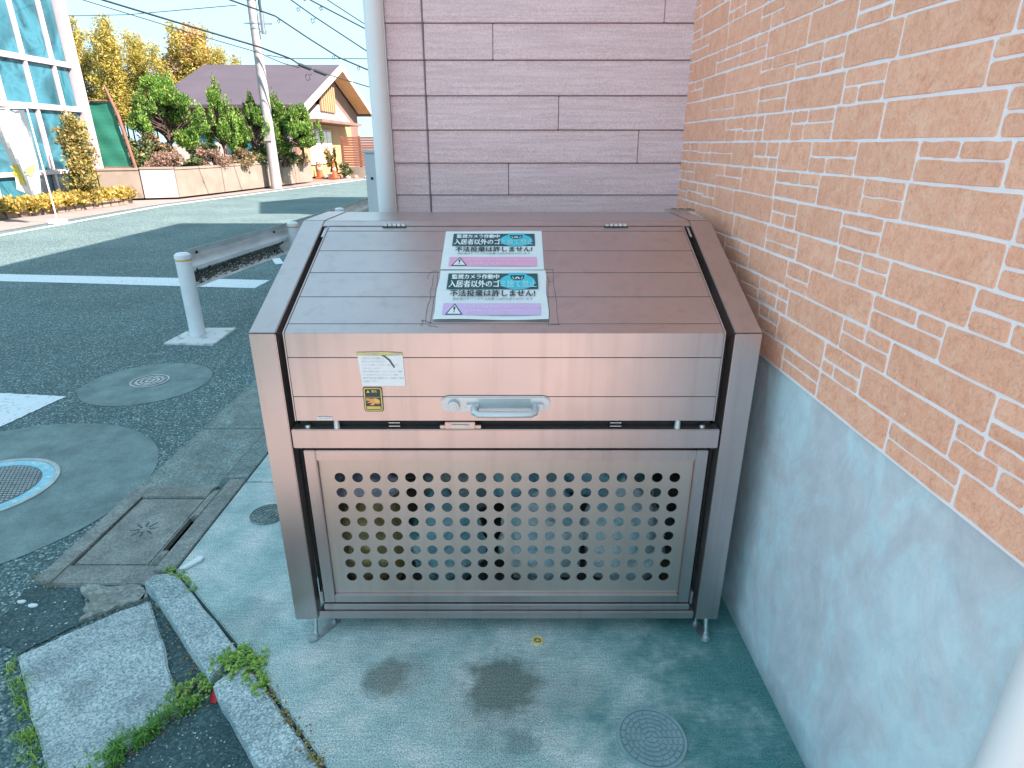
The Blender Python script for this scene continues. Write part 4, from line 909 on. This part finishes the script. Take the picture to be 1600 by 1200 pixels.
def tree(name, x, y, z, H_, lobes, n, size, mat, lab, cat, seed, tw=.09, up=.6, asp=.3, group=None):
    r = random.Random(seed); e = empty(name, (x, y, z), lab, cat, group)
    m = MB(); limb(m, (x, y, z), (x, y, z+H_*.55), tw, tw*.6, r)
    for l in lobes: limb(m, (x, y, z+H_*(.25+.2*r.random())), (x+l[0]*.8, y+l[1]*.8, z+l[2]), tw*.5, tw*.2, r)
    m.build('trunk', BARK, e)
    m = MB(); leaves(m, [(x+l[0], y+l[1], z+l[2], l[3], l[4], l[5]) for l in lobes], n, size, r, up, asp); m.build('crown', mat, e)
def maki(x, y, W_, H_, seed, lab, n=4200):
    r = random.Random(seed); lb = []
    for k in range(11):
        t = k/10; a = r.uniform(0, 6.28); rad = W_*(.5-.30*t)*r.uniform(.35, 1.0)
        lb.append((math.cos(a)*rad, math.sin(a)*rad, H_*(.32+.50*t), W_*.17*r.uniform(.6, 1.2), W_*.17, H_*.085*r.uniform(.7, 1.3)))
    for k in range(34):   # pointed tufts
        a = r.uniform(0, 6.28); rad = W_*r.uniform(.02, .56); top = (.60+.40*(1-rad/(W_*.56)))*r.uniform(.72, 1.03)
        for j in range(3): lb.append((math.cos(a)*rad, math.sin(a)*rad, H_*(top-.045*(2-j)*1.1), W_*.034*(1.6-.5*j), W_*.034*(1.6-.5*j), H_*.045))
    tree('clipped_pine', x, y, .66, H_, lb, int(n*4.2), .085, LG, lab, 'tree', seed, .06, 1.6, .2, 'clipped evergreen trees in the garden')
maki(-11.1, 21.2, 2.5, 3.15, 31, 'widest clipped evergreen, left of the others behind the net', 6500)
maki(-10.0, 22.6, 1.15, 2.95, 32, 'slim tall clipped evergreen second from the left', 2800)
maki(-9.35, 23.8, 1.5, 2.6, 33, 'clipped evergreen directly left of the utility pole', 3400)
maki(-8.95, 25.2, 1.2, 2.8, 35, 'clipped evergreen directly behind the utility pole', 2600)
maki(-8.1, 25.0, 1.75, 2.45, 34, 'rounded clipped evergreen right of the utility pole', 4200)
def shrub(x, y, z, rx, ry, rz, mat, lab, n, seed, size=.11, cat='shrub', up=.3, asp=.4):
    r = random.Random(seed); e = empty('garden_shrub', (x, y, z), lab, cat); lb = []
    for k in range(9): lb.append((x+r.uniform(-.6, .6)*rx, y+r.uniform(-.6, .6)*ry, z+rz*r.uniform(.35, 1.25), rx*.45*r.uniform(.4, 1.1), ry*.5, rz*.36*r.uniform(.6, 1.2)))
    m = MB()
    for k in range(5): limb(m, (x+r.uniform(-.2, .2)*rx, y, z), (x+r.uniform(-.6, .6)*rx, y, z+rz*1.1), .025, .01, r, 4)
    m.build('stems', BARK, e); m = MB(); leaves(m, lb, int(n*1.9), size*.72, r, up, asp, .1); m.build('foliage', mat, e)
shrub(-11.55, 20.0, .66, .8, .5, .75, LH, 'green and cream shrub beside the leaning net post', 1500, 41)
shrub(-10.75, 19.9, .66, .75, .4, .52, LP, 'bare pinkish twiggy shrub right of the net', 1500, 42, .10, asp=.25)
shrub(-10.25, 20.6, .66, .5, .4, .3, LH, 'low dark green shrub on the wall top', 700, 43)
shrub(-9.95, 21.6, .66, .6, .5, .50, LP, 'dry pink brown shrub under the slim evergreen', 1200, 44, .10, asp=.25)
shrub(-9.65, 22.9, .66, .6, .6, .55, LB, 'orange brown shrub left of the utility pole', 1300, 45)
shrub(-9.25, 24.1, .66, .5, .6, .62, LH, 'dark green shrub just left of the utility pole', 1200, 46)
shrub(-8.85, 25.5, .66, .55, .6, .55, LH, 'green shrub right of the utility pole base', 1200, 47)
shrub(-8.55, 26.7, .66, .45, .5, .38, LB, 'cream flecked shrub at the right end of the wall', 800, 48)
shrub(-15.2, 24.2, .66, 1.2, .6, .95, LH, 'dense green hedge bush behind the net screen', 2600, 141, .13)
shrub(-13.6, 25.0, .66, 1.1, .6, .85, LB, 'olive brown bush behind the widest clipped evergreen', 2400, 142, .13)
shrub(-12.2, 25.4, .66, 1.0, .6, .7, LH, 'green bush below the white house wall', 2200, 143, .13)
# bamboo grove and autumn tree behind
def grove(name, x0, x1, y0, y1, ztop, n, mat, lab, seed, cnt=26, lab2=None):
    r = random.Random(seed); m = MB()
    for k in range(cnt):
        x = x0+(x1-x0)*(k+.5)/cnt+r.uniform(-.3, .3); y = r.uniform(y0, y1); t = (x-x0)/(x1-x0); H_ = ztop(t)*r.uniform(.82, 1.03)
        lean = r.uniform(-.8, 1.2); m.tube([(x, y, 0), (x+lean*.2, y, H_*.5), (x+lean*.6, y, H_*.85), (x+lean*1.2, y, H_)], [.05, .04, .025, .01], 6, 1)
        lb = []
        for j in range(9): zz = H_*(.42+.57*j/8); lb.append((x+lean*.8*(zz/H_)**2+r.uniform(-.3, .3), y+r.uniform(-.3, .3), zz, .75*(1.1-.6*j/8), .7, .48))
        leaves(m, lb, n//cnt, .17, r, -.4, .15, .05)
    o = m.build(name, [mat, BARK]); return o
tag(grove('bamboo_grove', -25.5, -16.2, 37, 41, lambda t: 8.1-1.2*t+.5*math.sin(t*9), 95000, LY, '', 51), 'yellow green bamboo grove rising behind the net and garden', 'bamboo', kind='stuff')
r_ = random.Random(77)
tree('autumn_tree', -18.4, 39, 0, 7.0, [(0, 0, 6.6, 1.1, 1, .9), (-.6, 0, 5.7, 1.0, 1, .8), (.7, 0, 5.9, .9, 1, .7), (.3, 0, 7.2, .6, .6, .6), (-.3, 0, 4.6, 1.2, 1, .8)], 7000, .15, LO, 'orange yellow tree at the left end of the house roof', 'tree', 52, .12, 0, .3)
tree('bare_tree', -3.6, 44, 0, 5.6, [(0, 0, 4.6, 1.2, 1.2, .8), (.8, 0, 4.2, .8, .8, .6), (-.7, 0, 4.0, .8, 1, .6)], 2500, .11, LP, 'reddish bare tree beyond the right end of the gable roof', 'tree', 53, .1, .5, .12)
tree('garden_tree', -5.9, 33.5, 0, 2.6, [(-.5, 0, 1.7, .7, .5, .3), (.4, 0, 2.0, .9, .5, .35), (1.3, 0, 1.8, .8, .5, .3)], 900, .16, LB, 'dry orange shrub above the brown slatted fence', 'tree', 54, .05, .4, .16)
# ------------------------------------------------------------------ gabled house
ho = empty('gabled_house', (-13.5, 36, 0), 'single storey house with broad purple grey gable roof behind the garden', 'house')
XG = -9.05; YE, YR, YB = 29.0, 36.0, 43.2; ZE, ZR = 3.1, 5.4
sl_ = (ZR-ZE)/(YR-YE)
def roofz(y): return ZR-abs(y-YR)*(sl_ if y < YR else (ZR-3.3)/(YB-YR))
m = MB(); T = .14
XLft = -16.3
m.pts8([(XLft+.4, YE, ZE-T), (XG, YE, ZE-T), (XG, YR, ZR-T), (XLft, YR, ZR-T)], [(XLft+.4, YE, ZE), (XG, YE, ZE), (XG, YR, ZR), (XLft, YR, ZR)])
m.pts8([(XLft, YR+.002, ZR-T), (XG, YR+.002, ZR-T), (XG, YB, 3.3-T), (XLft+.4, YB, 3.3-T)], [(XLft, YR+.002, ZR), (XG, YR+.002, ZR), (XG, YB, 3.3), (XLft+.4, YB, 3.3)])
m.build('roof', HROOF, ho)
for k, (ya, za, yb, zb) in enumerate(((YE, ZE, YR, ZR), (YR, ZR, YB, 3.3))):
    m = MB(); m.pts8([(XG+.002, ya, za-.30), (XG+.07, ya, za-.30), (XG+.07, yb, zb-.30), (XG+.002, yb, zb-.30)], [(XG+.002, ya, za+.03), (XG+.07, ya, za+.03), (XG+.07, yb, zb+.03), (XG+.002, yb, zb+.03)]); m.build('bargeboard', HWH, ho)
m = MB(); m.prism([(YE+.9, 0), (YB-.9, 0), (YB-.9, 3.2), (YR, ZR-.3), (YE+.9, 3.05)], 'x', -15.4, -9.9); m.build('wall', HBR, ho)
m = MB(); m.pts8([(-9.89, YE+.6, ZE-.05), (XG, YE+.6, ZE-.05), (XG, YR, ZR-.17), (-9.89, YR, ZR-.17)], [(-9.89, YE+.6, ZE+.03), (XG, YE+.6, ZE+.03), (XG, YR, ZR-.145), (-9.89, YR, ZR-.145)])
m.pts8([(-9.89, YR+.01, ZR-.17), (XG, YR+.01, ZR-.17), (XG, YB-.5, 3.3), (-9.89, YB-.5, 3.3)], [(-9.89, YR+.01, ZR-.145), (XG, YR+.01, ZR-.145), (XG, YB-.5, 3.33), (-9.89, YB-.5, 3.33)]); m.build('eave_lining', HTAN, ho)
m = MB(); m.prism([(31.0, 2.62), (40.0, 2.62), (36.6, 3.6), (34.0, 3.45)], 'x', -9.89, -9.72); m.build('white_gable_band', HWH, ho)
m = MB(); m.box(-9.89, -8.8, 30.6, 38.6, 2.46, 2.6); m.build('porch_canopy', HBR, ho)
m = MB(); m.box(-9.89, -9.80, 30.2, 40, .0, 2.44); m.build('porch_wall', HWALL, ho)
m = MB(); m.box(-9.71, -9.66, 33.6, 36.3, 3.05, 4.35); f = m.build('gable_window', HBR, ho)
for k in range(7): MB().box(-9.655, -9.6, 33.7+k*.40, 33.86+k*.40, 3.07, 4.32).build('window_bar', HWALL, f)
m = MB(); m.box(-9.79, -9.74, 31.4, 33.2, .55, 2.2); m.box(-9.79, -9.74, 33.4, 35.3, .55, 2.2); f = m.build('window', HWH, ho)
m = MB(); m.box(-9.735, -9.72, 31.5, 32.25, .65, 2.1); m.box(-9.735, -9.72, 32.35, 33.1, .65, 2.1); m.box(-9.735, -9.72, 33.5, 34.3, .65, 2.1); m.box(-9.735, -9.72, 34.4, 35.2, .65, 2.1); m.build('pane', M('bright_curtain_pane', (.80, .74, .62), (.7, .62, .5), 1, .2), f)
m = MB(); m.box(-15.3, -10.1, YE+.70, YE+.88, 0, 2.2); m.build('front_wall', HWH, ho)
for xx in (-14.6, -12.9): m = MB(); m.box(xx, xx+1.1, YE+.62, YE+.69, 1.0, 2.0); m.build('front_window', GLS, ho)
# timber fence
fe = empty('timber_fence', (-7, 31.5, 0), 'brown horizontal slat fence at the right of the gabled house', 'fence')
for x in (-8.25, -7.4, -6.5, -5.6): MB().box(x-.05, x+.05, 31.56, 31.66, 0, 1.86).build('post', WOOD, fe)
for k in range(12): MB().box(-8.3, -5.4, 31.5, 31.55, .50+k*.112, .59+k*.112).build('slat', WOOD, fe)
MB().box(-8.3, -5.4, 31.45, 31.75, -.05, .46).build('footing', WALLC, fe)
for (x, y, lb) in ((-9.45, 31.6, 'orange traffic cone beside the porch, left one'), (-8.55, 30.9, 'orange traffic cone nearer the slat fence, right one')):
    e = empty('traffic_cone', (x, y, -.05), lb, 'traffic cone', 'traffic cones by the porch')
    m = MB(); m.box(x-.2, x+.2, y-.2, y+.2, -.05, -.01); m.build('base', CONE, e, bevel=.01)
    m = MB(); m.cyl((x, y, -.01), (x, y, .66), .15, .03, 20); m.build('cone', CONE, e)
    m = MB(); m.cyl((x, y, .34), (x, y, .44), .093, .076, 20, cap=False); m.build('white_band', WPAINT, e)
r = random.Random(19)
for k in range(7):
    x, y, s = -9.2+k*.42+r.uniform(-.1, .1), 31.2+r.uniform(-.25, .35), r.uniform(.10, .2)
    bm = bmesh.new(); bmesh.ops.create_icosphere(bm, subdivisions=2, radius=s)
    for v in bm.verts: v.co *= 1+.3*noise.noise(v.co*6+Vector((k, 0, 0)))
    for v in bm.verts: v.co.z = v.co.z*.8+s*.5
    me = bpy.data.meshes.new('garden_rock'); bm.to_mesh(me); bm.free(); me.materials.append(WALLW if k % 2 else WALLC)
    tag(link('garden_rock', me, None, (x, y, -.06)), 'pale rock edging the planting between the cones and the fence', 'rock', 'rocks edging the porch bed')
shrub(-8.0, 31.1, 0, .5, .3, .45, LH, 'dark shrub in front of the porch beside the cones', 600, 61); shrub(-8.9, 31.9, .0, .35, .3, .9, LS, 'yellow leaved plant in front of the bright window', 450, 62, .14)

# ------------------------------------------------------------------ utility pole and cables
up = empty('utility_pole', (-8.75, 23.75, -.05), 'tall concrete utility pole in front of the garden wall', 'utility pole')
X0, Y0 = -8.78, 23.72
MB().cyl((X0, Y0, -.05), (X0+.0, Y0, 9.5), .19, .115, 24).build('shaft', CONC, up)
for z in (4.45, 5.15, 5.3, 6.0):
    MB().cyl((X0, Y0, z), (X0, Y0, z+.06), .165, n=20).build('clamp_band', STEEL, up)
MB().cyl((X0+.30, Y0-.05, 5.0), (X0+.30, Y0-.05, 5.62), .075, n=16).build('cable_box', ALUG, up)
m = MB(); m.box(X0+.12, X0+.62, Y0-.04, Y0, 5.28, 5.33); m.box(X0+.12, X0+.4, Y0-.04, Y0, 5.05, 5.1); m.box(X0-.35, X0-.1, Y0-.04, Y0, 5.3, 5.34); m.build('cross_arm', STEEL, up)
m = MB(); m.tube([(X0+.3, Y0-.05, 5.62), (X0+.28, Y0-.05, 5.9), (X0+.34, Y0-.05, 6.3), (X0+.2, Y0-.05, 7)], .05, 8); m.build('riser_pipe', WIRE, up)
MB().box(X0-.13, X0+.13, Y0-.205, Y0-.17, 1.6, 1.9).build('number_plate', CONC, up, bevel=.005)
def cable(pts, r_, lab, sag=.0):
    m = MB(); P_ = []
    for i in range(len(pts)-1):
        a, b = Vector(pts[i]), Vector(pts[i+1])
        for k in range(4): t = k/4; p = a.lerp(b, t); p.z -= sag*4*t*(1-t); P_.append(p)
    P_.append(Vector(pts[-1])); m.tube(P_, r_, 6)
    return tag(m.build('overhead_cable', WIRE), lab, 'cable', 'overhead cables')
S_ = 23.55/23
def q(x, z, Y=23): f = Y/23; return (x*f if Y != 23 else x, Y, z)
cable([(-16.5, 23, 6.75), (-13.344, 23, 5.87), (-10.59, 23, 5.105), (-8.559, 23.3, 4.56), (-7.433, 23, 4.165), (-7.135, 23, 3.974)], .030, 'thick twin cable coming from the upper left to the pole, ending at black splice boxes')
cable([(-7.135, 23, 3.974), (-6.489, 23, 3.761), (-4.879, 23, 3.312), (-2, 23, 2.9)], .018, 'thin cable continuing right from the splice boxes across the gable')
cable([(-16.5, 23, 6.55), (-13.992, 23, 5.87), (-10.626, 23, 4.92), (-8.647, 23.3, 4.40), (-7.772, 23, 4.051), (-7.2, 23, 3.9)], .014, 'thin cable hanging just below the thick twin cable')
cable([(-11, 23, 6.6), (-9.189, 23, 5.87), (-7.792, 23, 5.417), (-6.736, 23, 4.752), (-5.813, 23, 4.204), (-4.835, 23, 3.819), (-2, 23, 2.9)], .026, 'knotted cable running down from the pole top to the downpipe')
cable([(-8.2, 20, 6.7), (-6.265, 20, 5.3), (-5.677, 20, 4.906), (-4.253, 20, 4.033), (-2, 20, 2.9)], .020, 'cable with loops right of the pole, second from the top')
cable([(-7, 18, 6.0), (-5.148, 18, 4.92), (-3.832, 18, 4.292), (-1.5, 18, 3.4)], .018, 'cable crossing the sky close beside the downpipe')
cable([(-6, 16, 5.6), (-4.184, 16, 4.54), (-3.398, 16, 4.072), (-1.5, 16, 3.1)], .012, 'thinnest cable highest beside the downpipe')
cable([(-8.6, 24, 4.40), (-7.869, 24, 4.29), (-5.103, 24, 4.285), (-1.5, 24, 4.3)], .014, 'level cable from the pole across the roof to the right')
cable([(-22, 26, 5.9), (-16.759, 26, 5.928), (-14.321, 26, 5.969), (-9.6, 24.5, 6.0)], .012, 'faint level cable high on the left of the pole')
for (x, y, z, lb) in ((-7.0, 22.98, 3.93, 'black splice box on the cable, left one'), (-6.5, 22.98, 3.76, 'black splice box on the cable, right one')):
    m = MB(); m.cyl((x-.19, y, z+.07), (x+.19, y, z-.07), .06, n=10); tag(m.build('splice_box', WIRE), lb, 'splice box', 'splice boxes')
rr = random.Random(6)
LOOPL = ['loose wire loop near the middle of the second cable from the pole', 'loose wire loop on the knotted cable halfway to the downpipe', 'loose wire loop on the knotted cable close to the downpipe', 'loose wire loop on the knotted cable just right of the pole', 'loose wire loop on the second cable nearer the top edge', 'loose wire loop on the cable beside the downpipe, lower one', 'loose wire loop on the cable beside the downpipe, upper one', 'larger wire loop hanging below the left splice box']
for li, (x, y, z, s) in enumerate(((-5.72, 20, 4.86, .15), (-6.0, 23, 4.27, .13), (-5.2, 23, 3.93, .12), (-7.7, 23, 5.32, .12), (-6.1, 20, 5.12, .11), (-4.9, 18, 4.78, .10), (-5.3, 18, 4.98, .09), (-6.95, 23, 3.72, .24))):
    m = MB(); m.tube([(x, y, z), (x-s*.35, y, z-s*.4), (x-s*.1, y, z-s*.9), (x+s*.35, y, z-s*.7), (x+s*.2, y, z-s*.2), (x+s*.6, y, z-s*.1)], .012, 5)
    tag(m.build('cable_loop', WIRE), LOOPL[li], 'cable', 'cable loops')

# ------------------------------------------------------------------ glass fronted building at far left
XF = -12.2
gb = empty('glass_building', (-16, 15, 0), 'white framed building with tall glass facade at the left edge', 'building')
MB().box(-20, XF-.25, 6, 18.88, -.05, 7.6).build('wall', M('inner_wall', (.30, .38, .40)), gb)
MB().box(-20.2, XF+.05, 5.8, 19.1, 7.62, 7.9).build('roof', FRW, gb)
MB().box(XF-.22, XF+.12, 18.78, 19.06, 0, 7.6).build('corner_column', FRW, gb, bevel=.03)
for a, b in ((.75, .86), (2.33, 2.47), (3.44, 3.58), (5.2, 5.34), (6.8, 6.94)): MB().box(XF-.10, XF+.05, 6, 18.775, a, b).build('transom', FRW, gb, bevel=.008)
vy = [6.05, 7.6, 9.2, 10.8, 12.4, 13.9, 15.05, 16.05, 17.08, 18.12]
zz = [-.04, .75, .86, 2.33, 2.47, 3.44, 3.58, 5.2, 5.34, 6.8]
for y in vy:
    for j in range(0, 10, 2): MB().box(XF-.08, XF+.035, y-.045, y+.045, zz[j]+.002, zz[j+1]-.002).build('mullion', FRW, gb, bevel=.006)
vy2 = vy+[18.73]
for i in range(len(vy2)-1):
    for j in range(0, 10, 2): MB().box(XF-.06, XF-.045, vy2[i]+.047, vy2[i+1]-(.047 if i < len(vy2)-2 else 0), zz[j]+.004, zz[j+1]-.004).build('pane', GLS, gb)
# awning blue panels seen through the glass
# banner flag
fl = empty('banner_flag', (-9.9, 13, 0), 'white vertical banner flag with yellow print in front of the glass building', 'banner')
def ban(u, v, d=0): return (-10.16+.64*u-.02*(1-v)-.10*(1-v)*u+.05*math.sin(v*5+1)*(1-u), 13+.06*math.sin(u*6+v*4)-d, .64+1.48*v-.10*math.sin(u*3.14)*(1-v)-.06*u*(1-v))
m = MB(); NX, NZ = 8, 16; vs = []
for j in range(NZ+1):
    for i in range(NX+1): vs.append(ban(i/NX, j/NZ))
for j in range(NZ):
    for i in range(NX): a = j*(NX+1)+i; m.add([vs[a], vs[a+1], vs[a+NX+2], vs[a+NX+1]], [(0, 1, 2, 3)], 0, True)
m.build('cloth', M('banner_cloth', (.52, .55, .54), (.45, .50, .50), 3, .7), fl)
for (cu, cv, ra, rb, nm) in ((.22, .24, .24, .13, (.52, .46, .06)), (.78, .30, .16, .07, (.40, .46, .16))):
    m = MB(); rr = random.Random(int(cu*100)); n = 18
    ring = [ban(cu+ra*k_*math.cos(6.283*t/n), cv+rb*k_*math.sin(6.283*t/n), .012) for t, k_ in ((t, rr.uniform(.6, 1.25)) for t in range(n))]
    m.add([ban(cu, cv, .012)]+ring, [(0, 1+t, 1+(t+1) % n) for t in range(n)]); m.build('yellow_print', M('banner_print', nm), fl)
m = MB(); m.cyl((-9.49, 13.02, .0), (-9.50, 13.02, 2.2), .014, n=8); m.cyl((-9.50, 13.02, 2.15), (-10.18, 13.02, 2.15), .010, n=6); m.build('pole', WPAINT, fl)
m = MB(); m.box(-9.62, -9.36, 12.9, 13.15, -.05, .04); m.build('base', WPAINT, fl, bevel=.01)
# planter bed
pb = empty('planter_edging', (-10.8, 15.5, -.05), 'low stone edging round the flower bed before the glass building', 'kerb')
pe = [(-11.6, 10.5), (-11.30, 13.6), (-10.95, 15.4), (-10.60, 17.0), (-10.72, 17.85), (-11.9, 18.0)]
def pl_(a, b, n): return [(a[0]+(b[0]-a[0])*i/n, a[1]+(b[1]-a[1])*i/n) for i in range(n+1)]
for i in range(len(pe)-1):
    L = math.dist(pe[i], pe[i+1]); pts = pl_(pe[i], pe[i+1], max(2, int(L/.27)))
    for j in range(len(pts)-1):
        a, b = Vector((*pts[j], 0)), Vector((*pts[j+1], 0)); d = (b-a).normalized(); q_ = Vector((-d.y, d.x, 0))*.13; a += d*.01; b -= d*.01
        m = MB(); h = .12+.03*((i*7+j*3) % 5)/5; m.pts8([a+Vector((0, 0, -.06)), b+Vector((0, 0, -.06)), b+q_+Vector((0, 0, -.06)), a+q_+Vector((0, 0, -.06))], [v+Vector((0, 0, h)) for v in (a, b, b+q_, a+q_)]); m.build('edging_stone', WALLC, pb, bevel=.015)
m = MB(); m.add([(-11.5, 10.5, .08), (-11.2, 13.6, .08), (-10.85, 15.4, .08), (-10.55, 17.0, .08), (-10.7, 17.8, .08), (-12.2, 18, .08), (-12.2, 10.5, .08)], [tuple(range(7))]); st(m.build('flower_bed', EARTH))
r = random.Random(71)
def ground_cover(pts, mat, lab, n, size, h):
    m = MB(); lb = [(x, y, .08+h*.5, .28, .28, h*.6) for x, y in pts]; leaves(m, lb, n, size, r, .8, .2, .2); tag(m.build('ground_cover', mat), lab, kind='stuff')
ground_cover([(-11.3+.1*k, 13.6+.45*k) for k in range(4)], LF, 'yellow orange ground cover left part of the bed', 2600, .11, .30)
ground_cover([(-10.98+.05*k, 15.5+.42*k) for k in range(6)]+[(-11.2, 17.4), (-11.4, 16)], LF, 'yellow ground cover along the bed', 4600, .11, .30)
r2 = random.Random(5)
e = empty('column_shrub', (-10.95, 16.3, .08), 'tall narrow yellow green shrub in front of the glass building', 'shrub')
m = MB(); limb(m, (-10.95, 16.3, .08), (-11.0, 16.3, 2.1), .05, .02, r2); [limb(m, (-10.97, 16.3, .3+.3*k), (-10.97+r2.uniform(-.4, .4), 16.3+r2.uniform(-.3, .3), .9+.35*k), .02, .008, r2) for k in range(5)]; m.build('stems', BARK, e)
m = MB(); leaves(m, [(-10.95+r2.uniform(-.16, .16), 16.3+r2.uniform(-.2, .2), .3+.075*k, .33*(1-.018*k)*r2.uniform(.6, 1.15), .34, .24) for k in range(24)], 6500, .075, r2, .7, .38, .05); m.build('foliage', LS, e)
shrub(-11.6, 13.0, .08, .55, .6, .85, LH, 'dark green shrub cut by the left edge of the photo', 1700, 73, .12)
# net screen
ns = empty('net_screen', (-12.5, 19.6, .7), 'green mesh net screen stretched on a leaning rusty frame', 'screen')
m = MB(); NX, NZ = 14, 20; vs = []
for j in range(NZ+1):
    for i in range(NX+1):
        u, v = i/NX, j/NZ; xa = -12.6+.12*v*-0; vs.append((-12.75+1.22*u-.22*v, 19.55+.008*math.sin(u*11+v*8)+.006*math.sin(v*23), .86+1.78*v))
for j in range(NZ):
    for i in range(NX): a = j*(NX+1)+i; m.add([vs[a], vs[a+1], vs[a+NX+2], vs[a+NX+1]], [(0, 1, 2, 3)], 0, True)
m.build('net', NET, ns)
m = MB(); m.tube([(-11.38, 19.5, .6), (-11.60, 19.5, 2.3), (-11.82, 19.5, 3.1)], [.05, .05, .03], 8); m.build('leaning_post', RUST, ns)
MB().tube([(-13.0, 19.52, 2.66), (-11.72, 19.52, 2.68)], .022, 6).build('cross_rail', RUST, ns); MB().tube([(-12.8, 19.52, .82), (-11.45, 19.52, .84)], .022, 6).build('cross_rail', RUST, ns)
